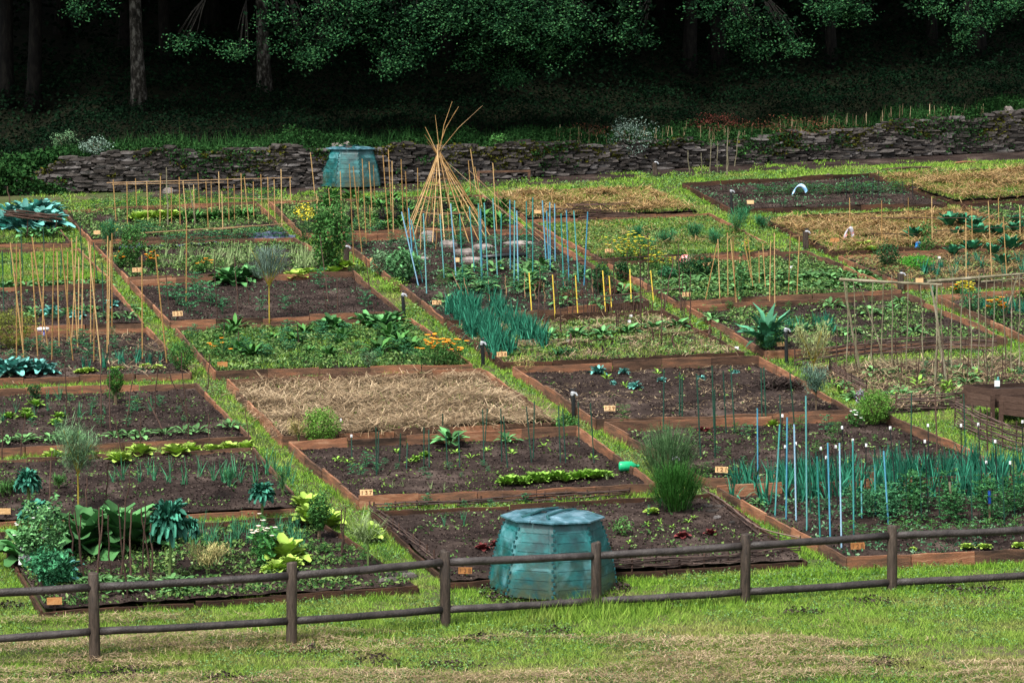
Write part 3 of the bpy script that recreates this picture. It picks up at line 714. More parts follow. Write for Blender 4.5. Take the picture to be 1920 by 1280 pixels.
# roof of further crowns over the wood edge is made by a second, forward row of big oaks growing on the bank top
# leafy low branches hanging into view
def branch(par, px, py, pts, n, s=.08, m=None, d=0.3):
    """leaf sprays around picture positions pts=[(px,py,rad_px)] at the depth of the wall top"""
    mb = MB(); st = MB()
    yb = float(par.location.y)
    hub = Vector(par.location)+Vector((0, 0, 4.6))
    for (qx, qy, rp) in pts:
        r = ray(qx, qy); yd = float(wall_y(ray(qx, 100)[0]*80))+R.uniform(-.3, 1.3); t = yd/r[1]; c = np.array([r[0]*t, yd, CAMZ+r[2]*t]); rad = rp/75.
        tot = int(1.9*n*(rp/60.)**2)
        nb = max(6, tot//60)
        cc = c+R.normal(size=(nb, 3))*[rad*.5, rad*.6, rad*.42]
        for b in cc:
            mm = 60; o = b+R.normal(size=(mm, 3))*[.17, .17, .10]*1.15; o[:, 2] -= .04
            cards(mb, o-np.array(par.location), R.uniform(.6, 1.25, mm)*s, .5, .55)
        k = 5; t_ = np.linspace(0, 1, k)[:, None]
        P = np.array(hub)*(1-t_)+c*t_+np.array([0, 0, .5])*np.sin(t_*3.14)
        nn = tot//2; o = c+R.normal(size=(nn, 3))*[rad*.5, rad*.5, rad*.40]+[0, .5, 0]; cards(mb, o-np.array(par.location), R.uniform(.09, .2, nn), .4, .7, 1)  # backing leaves take the shade-darkened green
        tube(st, P-np.array(par.location), np.linspace(.05, .010, k), 6)
        for _ in range(6):
            e = c+R.normal(size=3)*[rad*.5, rad*.3, rad*.45]; tube(st, [P[3]-np.array(par.location), (P[3]+e)/2+[0, 0, .08]-np.array(par.location), e-np.array(par.location)], [.02, .012, .004], 4)
    br = st.build('branch', m_bark, par); mb.build('leaves', [m or m_oak, m_ivyshade], br)
zr = lambda o: setattr(o, 'rotation_euler', (0, 0, 0))
for o in TREES.values(): zr(o)
branch(TREES[985], 0, 0, [(870, 15, 60), (930, 40, 75), (1000, 30, 75), (1060, 40, 60), (905, 95, 45), (960, 120, 42), (1040, 100, 45), (1000, 75, 60), (1085, 65, 30), (958, 148, 18)], 750)
branch(TREES[770], 0, 0, [(660, 20, 50), (700, 15, 50), (740, 30, 55), (790, 50, 50), (720, 85, 36), (770, 100, 40), (640, 65, 35), (730, 120, 25), (590, 90, 30), (820, 20, 50)], 560)
branch(TREES[1290], 0, 0, [(1400, 30, 45), (1460, 50, 42), (1490, 85, 28), (1430, 95, 30), (1180, 20, 50), (1200, 70, 35), (1390, 70, 35), (1340, 10, 50)], 380)
branch(TREES[1560], 0, 0, [(1590, 8, 40), (1570, 25, 26), (1610, 20, 24), (1530, 5, 30)], 600)
branch(TREES[1830], 0, 0, [(1840, 20, 42), (1880, 15, 36), (1815, 40, 26), (1808, 70, 16), (1905, 10, 30), (1740, 8, 36)], 600)
branch(t2, 0, 0, [(560, 60, 40), (520, 30, 40), (450, 90, 26), (350, 75, 22), (570, 110, 26), (160, 6, 40), (600, 20, 50)], 300)

# ------------------------------------------------------------------ the round-pole fence
UC = {}
def ucyl(m, n=8, r1=1.0):                      # unit pole along z, cached per material
    key = (m.name, n, r1)
    if key not in UC:
        mb = MB(); k = 6; t = np.linspace(0, 1, k); tube(mb, np.c_[t*0, t*0, t], 1+(r1-1)*t, n)
        UC[key] = mb.mesh('pole', m, n > 6)
    return UC[key]
def pole(name, a, b, r, m, parent=None, n=6, r1=1.0):
    a = Vector(a); b = Vector(b); d = b-a
    o = obj(name, ucyl(m, n, r1), parent)
    o.rotation_mode = 'QUATERNION'; o.rotation_quaternion = d.to_track_quat('Z', 'Y'); o.scale = (r, r, d.length)
    o.location = a-(parent.location if parent is not None else Vector((0, 0, 0))); return o
fpost = [(-150, 1262, 1092), (178, 1243, 1073), (547, 1213, 1053), (835, 1175, 1032), (1118, 1150, 1016), (1397, 1131, 1000), (1672, 1109, 984), (1948, 1092, 968)]
railt = [1118, 1100, 1079, 1053, 1041, 1023, 1003, 992]; raill = [1206, 1183, 1163, 1142, 1126, 1109, 1091, 1077]
fb = [at(p[0], p[1]) for p in fpost]
fence = empty('pole_fence', fb[4]); tag(fence, 'low fence of dark round poles with two rails crossing the front lawn', 'fence')
tops = []
for p, b in zip(fpost, fb):
    t = up(b, p[0], p[2]); tops.append(t)
    mb = MB(); h = (t-b).length; k = [-.25, 0, .15, h*.5, h-.015, h-.004, h]
    tube(mb, [(R.uniform(-.002, .002), R.uniform(-.002, .002), z) for z in k], [.072, .071, .070, .068, .067, .060, .035], 14)
    o = mb.build('post', m_post, fence, True); o.location = b-fence.location
    o.rotation_euler = (R.uniform(-.01, .01), R.uniform(-.012, .012), R.uniform(0, 6))
for i in range(len(fb)-1):
    for lst, rr in ((railt, .052), (raill, .050)):
        a = up(fb[i], fpost[i][0], lst[i]); b = up(fb[i+1], fpost[i+1][0], lst[i+1]); d = (b-a).normalized()
        a = a+d*.055; b = b-d*.055
        mb = MB(); k = 9
        pts = [Vector(a).lerp(b, j/(k-1))+Vector((0, R.uniform(-.004, .004), -.008*math.sin(math.pi*j/(k-1))+R.uniform(-.003, .003))) for j in range(k)]
        tube(mb, [q-fence.location for q in pts], [rr*R.uniform(.95, 1.04) for _ in pts], 12)
        mb.build('rail', m_fence, fence, True)

# ------------------------------------------------------------------ compost bins
def comp_bin(px, py, S, label, rot=0.0, lid=True):
    b = at(px, py); root = empty('compost_bin', b, rot); tag(root, label, 'compost bin')
    prof = [(0, .86), (.13, .845), (.26, .826), (.39, .80), (.52, .77), (.65, .735), (.78, .695), (.90, .648), (.97, .615)]
    def rad(z): return float(np.interp(z, [p[0] for p in prof], [p[1] for p in prof]))
    for i in range(8):
        a0 = math.radians(-90+45*i); a1 = a0+math.radians(45)
        mb = MB()
        def P(u, z, o=0.0):
            r = rad(z)+o
            A = np.array([math.cos(a0)*r, math.sin(a0)*r, z]); B = np.array([math.cos(a1)*r, math.sin(a1)*r, z])
            return A+(B-A)*u
        rowz = np.linspace(0, .97, 9)
        us = [0.0, .10, .14, .86, .90, 1.0]
        vs = []; 
        for k in range(8):
            for z, o in ((rowz[k]+.001, .003), (rowz[k+1]-.010, .003), (rowz[k+1]-.008, -.005), (rowz[k+1]-.002, -.005)):
                vs.append([P(u, z, (o+.004 if .12 < u < .88 else (.008 if u in (0.0, 1.0) else .010))) for u in us])
        V = np.array(vs); nr, nc = V.shape[:2]; idx = np.arange(nr*nc).reshape(nr, nc)
        F = np.stack([idx[:-1, :-1], idx[:-1, 1:], idx[1:, 1:], idx[1:, :-1]], -1).reshape(-1, 4)
        mb.add(V.reshape(-1, 3)*S, F)
        pn = mb.build('panel', m_bin, root)
        ht = MB()                                # interlocking teeth of the corner joint
        for k in range(16):
            z = .04+k*.057; u = .012 if k % 2 else -.012; r = rad(z)+.012
            tx, ty = -math.sin(a0), math.cos(a0)
            c = np.array([math.cos(a0)*r+tx*u, math.sin(a0)*r+ty*u, z])*S
            box(ht, c, (.030*S, .022*S, .034*S), a0+math.pi/2)
        tag(ht.build('corner_joint', m_binedge, pn), kind='stuff')
    # lid: two half plates with a gap, slightly domed, each with a raised bar handle
    L = empty('lid', (0, 0, .985*S)); L.parent = root; L.rotation_euler = (math.radians(-1.5), math.radians(.8), 0)
    R0 = .705*S; pts = [(math.cos(math.radians(-90+45*i))*R0, math.sin(math.radians(-90+45*i))*R0) for i in range(8)]
    ca = math.radians(62); dirv = np.array([math.cos(ca), math.sin(ca)]); nrm = np.array([-dirv[1], dirv[0]])
    for sgn in (1, -1):
        poly = []
        for i in range(8):
            p = np.array(pts[i]); q = np.array(pts[(i+1) % 8]); dp = sgn*(p@nrm)-.006; dq = sgn*(q@nrm)-.006
            if dp > 0: poly.append(p)
            if dp*dq < 0: poly.append(p+(q-p)*dp/(dp-dq))
        c = sum(poly)/len(poly); mb = MB()
        rings = [(1.0, -.02), (1.0, 0), (.93, .012), (.9, .006), (.62, .022), (.58, .03), (0.02, .034)]
        V = []
        for f_, z in rings:
            for p in poly:
                q = c+(p-c)*f_; V.append([q[0], q[1], z*S+.035*S*(1-(np.hypot(*q)/R0)**2)])
        n = len(poly); F = [[k*n+j, k*n+(j+1) % n, (k+1)*n+(j+1) % n, (k+1)*n+j] for k in range(len(rings)-1) for j in range(n)]
        mb.add(V, F); mb.f.append((np.array([list(range(n))[::-1]]), 0))
        fl = mb.build('lid_flap', m_lid, L)
        hb = MB(); o = nrm*sgn*.13*S; A = dirv*.42*S+o; B = -dirv*.42*S+o; C = -dirv*.50*S+o*1.6
        zz = .075*S
        tube(hb, [(A[0], A[1], zz-.02), (A[0]*.6+B[0]*.4, A[1]*.6+B[1]*.4, zz+.006), (B[0]*.7+A[0]*.3, B[1]*.7+A[1]*.3, zz), (B[0], B[1], zz-.02), (C[0], C[1], zz-.045)], .018*S, 6)
        hb.build('handle', m_binedge, fl)
    for t in (-.25, .25):
        mb = MB(); q = dirv*t*S; box(mb, (q[0], q[1], .082*S), (.07*S, .035*S, .02*S), ca+math.pi/2); mb.build('latch', m_black, L)
    return root
comp_bin(1036, 1102, 1.0, 'weathered teal octagonal compost bin with closed lid behind the fence, nearest one')
comp_bin(658, 347, .95, 'blue green octagonal compost bin against the far stone wall', rot=.35)
p = at(1036, 1104)
mb = MB(); n = 700; a = R.uniform(0, 6.28, n); r = R.uniform(.80, 1.05, n); q = np.c_[p.x+np.cos(a)*r, p.y+np.sin(a)*r]; q = np.c_[q, G(q[:, 0], q[:, 1])+R.uniform(0, .09, n)*(1.08-r)*4]
cards(mb, q, R.uniform(.03, .08, n), .6, .8, 0, .5)
tag(mb.build('earth_heap', m_clod), 'dark crumbly earth spilled round the foot of the near compost bin', 'earth', kind='stuff')

# ------------------------------------------------------------------ number signs, tap posts
def sign(px, py, w_, h_, txt, label, m=None, tilt=0):
    c0 = at(px, py+h_*.5+7); s = scale_at(c0); root = empty('number_sign', c0); tag(root, label, 'sign', 'wooden plot number signs')
    ctr = up(c0, px, py)-c0; W, Hh = w_/s, h_/s
    mb = MB(); box(mb, (0, 0, 0), (W, .022, Hh), jit=.002); bd = mb.build('board', m or m_sign, root); bd.location = ctr; bd.rotation_euler = (0, tilt, R.uniform(-.08, .08))
    st = MB(); box(st, (ctr.x*.5, .026, ctr.z*.4), (.03, .022, ctr.z*1.6+Hh)); st.build('stake', m_stick, root)
    if txt:
        cu = bpy.data.curves.new('number', 'FONT'); cu.body = txt; cu.size = Hh*.95; cu.align_x = 'CENTER'; cu.align_y = 'CENTER'; cu.extrude = .0015; cu.space_character = 1.5
        cu.offset = .0012
        cu.materials.append(m_ink); tmp = bpy.data.objects.new('number', cu); me = bpy.data.meshes.new_from_object(tmp); bpy.data.objects.remove(tmp)
        t = obj('number', me, bd); t.location = (0, -.0125, 0); t.rotation_euler = (math.pi/2, 0, 0)
SIGNS = [
 (333, 588, 19, 9, '139', 'pale sign reading 139 on the soil near the two tomato clumps', None, -.05),
 (257, 506, 18, 8, '131', 'small sign 131 beside the left marigolds', None, -.02),
 (182, 436, 13, 7, '', 'plain pale sign left of the yellow flowered fennel', None, -.08),
 (417, 683, 19, 9, '', 'worn blank sign below the small marigold group', m_signd, 0),
 (687, 923, 24, 11, '137', 'sign 137 with a peg in front, left of the pale lettuce row', None, -.04),
 (872, 1069, 26, 12, '138', 'orange brown rotted sign left of the near compost bin', m_signd, 0),
 (102, 1126, 28, 13, '', 'weathered brown sign under the lower left fence rail', m_signd, -.03),
 (10, 958, 20, 11, '', 'orange sign at the left edge beside the dark kale', m_sign, 0),
 (819, 567, 17, 8, '127', 'half hidden sign at the top corner of the leek patch', None, 0),
 (941, 664, 19, 9, '126', 'pale pinkish sign 126 at the lower corner of the leek patch', None, -.05),
 (1143, 765, 21, 10, '129', 'sign at the near left corner of the bare brown bed', None, 0),
 (1353, 880, 24, 11, '121', 'sign 121 in front of the right hand leeks', None, .05),
 (1608, 1023, 26, 12, '128', 'mottled orange sign just under the right fence rail', m_signd, -.05),
 (1465, 645, 17, 8, '12', 'bright sign beside the black tap post in the artichoke corner', None, -.06),
 (1287, 552, 16, 8, '128', 'sign on a white stick right of the pole trellis end', None, 0),
 (1142, 470, 16, 7, '125', 'sign left of the yellow flower mass', None, 0),
 (1325, 495, 17, 7, '', 'sign half behind the canes right of the red ball', None, 0),
 (1724, 526, 14, 9, '', 'small sign below the leeks, above the pole trellis', None, 0),
 (1008, 397, 13, 6, '', 'far sign left of the brushwood heap', None, 0),
 (1407, 379, 13, 7, '', 'far orange sign beside the dark round bush', None, 0),
 (857, 487, 9, 8, '', 'tiny sign among the stone slabs behind the nettle clump', None, 0),
 (698, 487, 9, 7, '', 'little orange sign left of the nettle clump', None, 0),
 (1565, 450, 17, 7, '', 'reddish sign under the bird scaring bag', m_signd, 0)]
for a in SIGNS: sign(*a)
def tap(px, py, ty, label, wood=False):
    b = at(px, py); t = up(b, px, ty); h = t.z-b.z; root = empty('tap_post', b); tag(root, label, 'tap', 'standpipes along the paths')
    mb = MB(); 
    if wood: box(mb, (-.03, .0, h/2-.1), (.10, .09, h+.1))
    tube(mb, [(0.02, -.06 if wood else 0, -.05), (R.uniform(-.01, .01), -.06 if wood else 0, h-.07)], .035, 8); mb.build('pipe', m_post if wood else m_black, root)
    hd = MB(); tube(hd, [(0, 0, h-.09), (0, 0, h-.04), (0, 0, h-.02)], [.036, .04, .02], 8); tube(hd, [(0, 0, h-.05), (.05, -.05, h-.045), (.075, -.06, h-.09)], [.018, .018, .015], 6)
    hd.build('tap_head', m_steel, root)
    kb = MB(); tube(kb, [(0, 0, h-.02), (0, 0, h+.005)], .012, 6); tube(kb, [(-.05, -.01, h+.01), (.05, .01, h+.015)], .011, 6); kb.build('handle', m_black, root)
for a in [(756, 590, 547, 'black tap post in the path beside the small soil bed of tomatoes'), (904, 686, 637, 'slim black tap post at the right end of the marigold clump'),
          (1074, 786, 731, 'black tap post in the path left of the bare brown bed'), (1473, 681, 612, 'thick black tap post beside the dried fennel'),
          (1512, 468, 430, 'far tap post on a stump between the straw beds', True), (1690, 546, 508, 'tap post standing behind the pole trellis rail', True),
          (1264, 905, 851, 'tap post poking out between lavender and rosemary'), (651, 500, 458, 'wooden tap post at the foot of the tall dark bean plant', True),
          (1371, 392, 354, 'far tap post left of the round dark bush'), (1229, 331, 301, 'short wooden post with tap by the far wall', True)]: tap(*a)

# ------------------------------------------------------------------ canes and stakes
BC = {}
def cane_mesh(m):
    if m.name not in BC:
        mb = MB(); z = []; r = []
        for i in range(7): z += [i/7+.001, i/7+.012, (i+1)/7-.012]; r += [1.25, .95, .95]
        tube(mb, [(0, 0, q) for q in z], r, 6)
        BC[m.name] = mb.mesh('cane', m)
    return BC[m.name]
def stick(name, base, top, r, m, parent=None, bamboo=False, rough=False):
    a = Vector(base); b = Vector(top); d = b-a
    if rough:
        mb = MB(); k = 6; P = [a.lerp(b, i/(k-1))+Vector((R.uniform(-.018, .018), R.uniform(-.01, .01), 0))*(0 < i < k-1) for i in range(k)]
        org = parent.location if parent is not None else a
        tube(mb, [q-org for q in P], np.linspace(r*1.15, r*.7, k), 6)
        return mb.build(name, m, parent, False, None if parent is not None else a)
    o = obj(name, cane_mesh(m) if bamboo else ucyl(m), parent)
    o.rotation_mode = 'QUATERNION'; o.rotation_quaternion = d.to_track_quat('Z', 'Y'); o.scale = (r, r, d.length)
    o.location = a-(parent.location if parent is not None else Vector((0, 0, 0))); return o
def row(name, cat, group, fmt, lst, m, r, bamboo=False, rough=False, capped=False):
    lst = sorted(lst, key=lambda q: q[0]+q[2]); n = len(lst)
    for i, q in enumerate(lst):
        b = at(q[2], q[3]); b.z -= .03; t = up(b, q[0], q[1], R.uniform(-.08, .08))
        mm = m[q[4]] if len(q) > 4 else (m[0] if isinstance(m, (list, tuple)) else m)
        lab = fmt % nth(i, n)
        if capped:
            root = empty(name, b); tag(root, lab, cat, group); stick('rod', b, t, r, mm, root)
            mb = MB(); box(mb, t-b, (.030, .014, .045), R.uniform(-.6, .6)); mb.build('label_cap', m_white, root)
        else:
            o = stick(name, b, t, r, mm, None, bamboo, rough); tag(o, lab, cat, group)
row('bamboo_cane', 'cane', 'tall canes at the left edge', '%s of the tall tan canes by the left edge', [
 (19, 452, 46, 676), (60, 442, 90, 650), (37, 465, 44, 668), (31, 455, 31, 672), (59, 470, 71, 668), (101, 455, 97, 675), (107, 470, 111, 650), (115, 456, 137, 675),
 (134, 444, 146, 652), (144, 441, 134, 648), (156, 467, 153, 630), (165, 450, 190, 685), (170, 457, 170, 645), (177, 466, 176, 678), (202, 440, 201, 662), (207, 449, 203, 646),
 (210, 435, 210, 622), (83, 470, 79, 640), (127, 470, 126, 640), (148, 480, 147, 635)], m_bamboo, .0125, True)
row('bamboo_cane', 'cane', 'canes over the first path', '%s of three lone canes over the left path', [(266, 476, 267, 672), (291, 470, 313, 680), (350, 418, 349, 567)], m_bamboo, .013, True)
row('plant_stake', 'stake', 'dark green stakes at the left edge', '%s of the dark green stakes by the left edge', [
 (39, 435, 44, 540), (81, 425, 85, 538), (150, 417, 155, 505), (115, 462, 114, 525), (175, 455, 184, 525), (191, 492, 195, 598), (20, 470, 22, 520), (28, 510, 31, 612), (4, 470, 8, 600)], m_greenst, .011)
row('bamboo_cane', 'cane', 'canes between the trellis and the wigwam', '%s of the single canes between bean trellis and wigwam', [
 (655, 305, 664, 502), (662, 310, 679, 475), (679, 296, 687, 457), (692, 302, 698, 403), (700, 309, 704, 390), (718, 289, 730, 452), (728, 279, 734, 400), (735, 300, 738, 440), (752, 297, 757, 440),
 (760, 320, 766, 430), (783, 314, 784, 390), (582, 285, 591, 368), (638, 320, 641, 420)], m_bamboo, .0115, True)
row('bamboo_cane', 'cane', 'canes right of the wigwam', '%s of the canes just right of the wigwam', [(882, 279, 895, 365), (890, 312, 905, 390), (924, 304, 932, 440), (878, 300, 884, 372)], m_bamboo, .0115, True)
row('plant_stake', 'stake', 'blue and teal bean stakes', '%s of the teal and pale blue stakes in the stony bed', [
 (753, 397, 785, 535, 1), (766, 390, 776, 512, 1), (771, 412, 793, 530), (794, 400, 800, 549), (825, 402, 833, 522), (845, 382, 856, 530, 1), (862, 400, 868, 527), (880, 387, 890, 510), (897, 382, 903, 525),
 (901, 391, 904, 525, 1), (908, 380, 915, 520), (924, 372, 933, 520), (940, 400, 939, 500), (956, 375, 957, 505, 1), (965, 376, 964, 540), (969, 395, 972, 535, 1), (987, 377, 988, 490), (999, 370, 999, 525),
 (1017, 376, 1024, 490, 1), (1025, 395, 1029, 490, 1), (1031, 379, 1032, 510, 1), (1040, 382, 1041, 490, 1), (1052, 400, 1057, 536), (1062, 394, 1067, 530, 1), (1076, 395, 1085, 530), (1102, 397, 1095, 535, 1)], [m_teal, m_blue], .0135)
row('plant_stake', 'stake', 'yellow stakes', '%s of the yellow stakes', [(992, 511, 997, 582), (1036, 515, 1042, 592), (1079, 516, 1084, 594), (1130, 507, 1136, 589), (1142, 517, 1148, 589), (1181, 505, 1184, 567), (1220, 507, 1226, 567)], m_yellow, .012)
row('bamboo_cane', 'cane', 'canes in the bean rows', '%s of the thin canes among the bean rows right of centre', [
 (1345, 455, 1322, 575), (1346, 447, 1350, 562), (1364, 435, 1365, 572), (1370, 447, 1382, 577), (1374, 442, 1380, 567), (1395, 450, 1410, 527), (1402, 442, 1413, 547), (1388, 470, 1385, 560), (1445, 450, 1443, 562),
 (1452, 435, 1453, 567), (1482, 437, 1478, 569), (1499, 442, 1494, 569), (1430, 455, 1436, 545), (1423, 470, 1424, 540)], m_bamboo, .0105, True)
row('plant_stake', 'stake', 'dark stakes below the bare bed', '%s of the dark stakes rising over the bare brown bed', [
 (1245, 692, 1244, 797), (1275, 697, 1274, 797), (1279, 705, 1279, 797), (1306, 700, 1314, 857), (1335, 685, 1339, 792), (1340, 730, 1341, 859), (1356, 695, 1362, 812), (1370, 685, 1378, 812), (1427, 690, 1429, 800), (1432, 688, 1437, 800),
 (1420, 765, 1421, 915, 1), (1481, 697, 1490, 800), (1462, 740, 1464, 810)], [m_greenst, m_blue], .0115)
row('plant_stake', 'stake', 'thin green stakes in the dark soil bed', '%s of the thin green stakes between straw bed and lettuce row', [
 (705, 800, 706, 890), (710, 808, 708, 885), (751, 812, 749, 865), (764, 830, 762, 880), (795, 800, 795, 872), (804, 805, 805, 877), (830, 775, 830, 822), (836, 815, 839, 870), (860, 810, 862, 875), (905, 767, 908, 872), (914, 765, 909, 830),
 (939, 765, 941, 867), (944, 780, 952, 877), (987, 762, 997, 867), (1002, 752, 1000, 857), (1047, 760, 1051, 867), (1055, 765, 1061, 867), (1084, 752, 1086, 837), (1107, 755, 1114, 867)], m_greenst, .0095)
row('label_stake', 'stake', 'white capped stakes in the middle bed', '%s of two short green stakes with a white cap right of the oregano', [(659, 817, 660, 862), (639, 787, 640, 818)], m_greenst, .0095, capped=True)
row('plant_stake', 'stake', 'blue and green stakes in the near right bed', '%s of the thick blue and green stakes in the near right bed', [
 (1462, 795, 1453, 967), (1476, 782, 1474, 972, 1), (1489, 795, 1493, 977, 1), (1511, 742, 1513, 994), (1532, 855, 1538, 1009), (1552, 830, 1557, 1009, 1), (1574, 830, 1578, 1027, 1), (1599, 825, 1601, 1006), (1657, 845, 1666, 982, 1),
 (1640, 870, 1642, 965), (1615, 900, 1616, 970)], [m_teal, m_blue], .0122)
row('label_stake', 'stake', 'black stakes with white caps', '%s of the black stakes with white caps', [
 (1579, 801, 1586, 907), (1669, 802, 1682, 952), (1624, 834, 1622, 957), (1599, 825, 1607, 987), (1567, 837, 1571, 952), (1539, 840, 1543, 919), (1549, 857, 1549, 947), (1734, 827, 1741, 962), (1740, 797, 1743, 907),
 (1834, 795, 1845, 962), (1802, 797, 1803, 892), (1866, 827, 1872, 962), (1467, 779, 1462, 862), (1492, 831, 1498, 907), (1472, 837, 1475, 902), (1849, 866, 1850, 922), (1894, 867, 1895, 932), (1917, 790, 1918, 882)], m_black, .0085, capped=True)
row('plant_stake', 'stake', 'plain dark stakes in the near right bed', '%s of the plain dark stakes in the near right bed', [
 (1709, 737, 1708, 859), (1807, 738, 1812, 917), (1517, 832, 1520, 962), (1686, 825, 1688, 942), (1640, 840, 1640, 904), (1678, 838, 1680, 920), (1698, 860, 1700, 960), (1760, 850, 1762, 970), (1788, 870, 1790, 950), (1820, 880, 1823, 980), (1600, 880, 1604, 960), (1900, 850, 1903, 970), (1880, 890, 1884, 985), (1725, 880, 1728, 975)], m_greenst, .009)
row('wooden_stake', 'stake', 'rough sticks in the near right bed', '%s of two rough brown sticks behind the right hand leeks', [(1754, 727, 1757, 852), (1850, 760, 1852, 855)], m_stick, .014, rough=True)
row('wooden_stake', 'stake', 'red brown pea sticks', '%s of the red brown pea sticks in the near left bed', [
 (95, 930, 110, 1048), (130, 960, 142, 1080), (140, 955, 160, 1090), (152, 965, 150, 1060), (186, 950, 183, 1085), (192, 955, 182, 1070), (203, 965, 208, 1090), (222, 945, 240, 1120), (235, 940, 227, 1080), (246, 950, 245, 1092),
 (264, 945, 285, 1090), (272, 940, 268, 1085), (283, 960, 284, 1072), (204, 865, 195, 965), (246, 870, 235, 965), (98, 845, 92, 965), (640, 955, 642, 1040), (163, 895, 160, 965), (648, 950, 640, 1045)], m_stick, .0125, rough=True)
row('wooden_stake', 'stake', 'dark twigs in the onion beds', '%s of the dark twigs stuck in the two left soil beds', [
 (47, 775, 38, 860), (121, 670, 128, 788), (188, 640, 190, 800), (206, 645, 207, 805), (250, 690, 236, 800), (268, 725, 305, 805), (297, 660, 290, 775), (317, 695, 353, 785), (340, 660, 352, 790), (392, 665, 388, 750), (390, 775, 394, 832), (215, 780, 230, 835), (262, 775, 264, 838), (351, 760, 352, 830), (2, 800, 6, 870), (435, 800, 436, 815), (460, 765, 470, 840)], m_stick, .0105, rough=True)
row('wooden_stake', 'stake', 'dark sticks in the tomato bed', '%s of the dark rough sticks in the tomato bed and path', [
 (403, 470, 407, 600), (448, 620, 447, 660), (462, 520, 466, 570), (606, 540, 616, 590), (632, 520, 634, 585), (548, 560, 548, 590), (690, 560, 693, 592), (700, 565, 702, 600), (600, 440, 617, 570), (660, 500, 672, 560), (683, 470, 694, 560), (556, 600, 563, 650), (420, 600, 420, 640), (310, 505, 318, 600), (440, 480, 446, 590)], m_stick, .0115, rough=True)
row('wooden_stake', 'stake', 'thin dark sticks in the far bag bed', '%s of the thin dark sticks right of the blue and white bag', [(1588, 325, 1587, 373), (1600, 330, 1600, 370), (1616, 340, 1616, 368), (1637, 330, 1636, 368), (1648, 318, 1648, 372), (1692, 340, 1694, 378), (1710, 335, 1712, 372)], m_black, .010)
row('wooden_stake', 'stake', 'sticks before the far wall', '%s of the pale sticks leaning by the right part of the wall', [(1290, 282, 1293, 330), (1315, 287, 1316, 328), (1333, 262, 1330, 325), (1365, 240, 1363, 330), (1386, 245, 1377, 312), (1345, 265, 1346, 322), (1364, 275, 1364, 328), (1088, 262, 1088, 275)], m_pole, .013, rough=True)
row('wooden_stake', 'stake', 'canes in the squash bed', '%s of the light twigs between the blue stakes and the near board', [
 (848, 510, 880, 572), (916, 525, 918, 565), (947, 515, 949, 555), (870, 520, 882, 572), (984, 510, 985, 560), (1003, 535, 1004, 560), (1020, 530, 1022, 565), (1057, 520, 1060, 545), (1110, 520, 1112, 555), (1128, 525, 1130, 550)], m_bambooi, .009, rough=True)
_tw = []
_r2 = np.random.RandomState(5)
for i in range(26):
    x = _r2.uniform(1040, 1290); y = _r2.uniform(560, 625); _tw.append((x+_r2.uniform(-8, 8), y-_r2.uniform(40, 95), x, y))
row('wooden_stake', 'stake', 'thin brown twigs around the stick trellis', '%s of the thin brown twigs around the stick trellis', _tw, m_stick, .0085, rough=True)
_tw = []
for i in range(24):
    x = _r2.uniform(1560, 1915); y = _r2.uniform(690, 745); _tw.append((x+_r2.uniform(-10, 10), y-_r2.uniform(40, 130), x, y))
row('wooden_stake', 'stake', 'thin twigs under the pole trellis', '%s of the thin twigs on the mulch under the pole trellis', _tw, m_stick, .0085, rough=True)
_tw = []
for i in range(22):
    x = _r2.uniform(560, 960); y = _r2.uniform(380, 470); _tw.append((x+_r2.uniform(-6, 6), y-_r2.uniform(35, 70), x, y))
row('bamboo_cane', 'cane', 'short canes around the wigwam', '%s of the short canes around the wigwam', _tw, m_bamboo, .009, True)
# tied trellises: one thing each
def frame(name, label, cat, org, members, mats):
    root = empty(name, at(*org)); tag(root, label, cat); 
    for q in members:
        kind = q[0]
        if kind == 'v':
            b = at(q[3], q[4]); b.z -= .03; t = up(b, q[1], q[2], q[6] if len(q) > 6 else 0); rr = q[5]
            stick(mats[0][0], b, t, rr, mats[0][1], root, mats[0][1] == m_bamboo, mats[0][1] != m_bamboo)
        else:                                     # rail from pixel to pixel at the depth of two ground points
            a0 = at(q[3], q[4]); b0 = at(q[7], q[8]); a = up(a0, q[1], q[2], -.03); b = up(b0, q[5], q[6], -.03)
            stick(mats[1][0], a, b, q[9], mats[1][1], root, False, True)
    return root
tv = [(212, 336, 218, 415), (238, 341, 239, 420), (254, 334, 257, 398), (275, 339, 278, 420), (301, 329, 300, 425), (336, 331, 338, 425), (343, 338, 351, 428), (371, 324, 375, 405), (386, 339, 391, 432),
      (410, 321, 412, 400), (416, 358, 418, 434), (427, 336, 430, 420), (452, 324, 454, 410), (458, 331, 467, 420), (489, 326, 492, 405), (502, 331, 504, 418), (514, 336, 516, 420), (527, 316, 529, 428), (544, 331, 545, 385), (321, 350, 322, 420), (363, 345, 365, 418), (396, 340, 397, 405), (439, 345, 440, 415), (475, 340, 476, 412)]
frame('cane_trellis', 'long bamboo bean trellis with cross canes, below the left part of the wall', 'trellis', (380, 420),
      [('v', *q, .0115) for q in tv]+[('h', 200, 343, 200, 412, 548, 333, 545, 400, .011), ('h', 210, 346, 210, 412, 420, 342, 420, 405, .009), ('h', 265, 437, 265, 470, 480, 423, 480, 455, .011), ('h', 400, 430, 400, 460, 552, 418, 552, 445, .011), ('h', 422, 371, 422, 410, 545, 375, 545, 405, .009)],
      [('cane', m_bamboo), ('cross_cane', m_bambooi)])
row('wooden_stake', 'stake', 'pale sticks in the bean trellis', '%s of two crooked pale sticks inside the long bean trellis', [(312, 314, 315, 428), (354, 346, 366, 418)], m_pole, .018, rough=True)
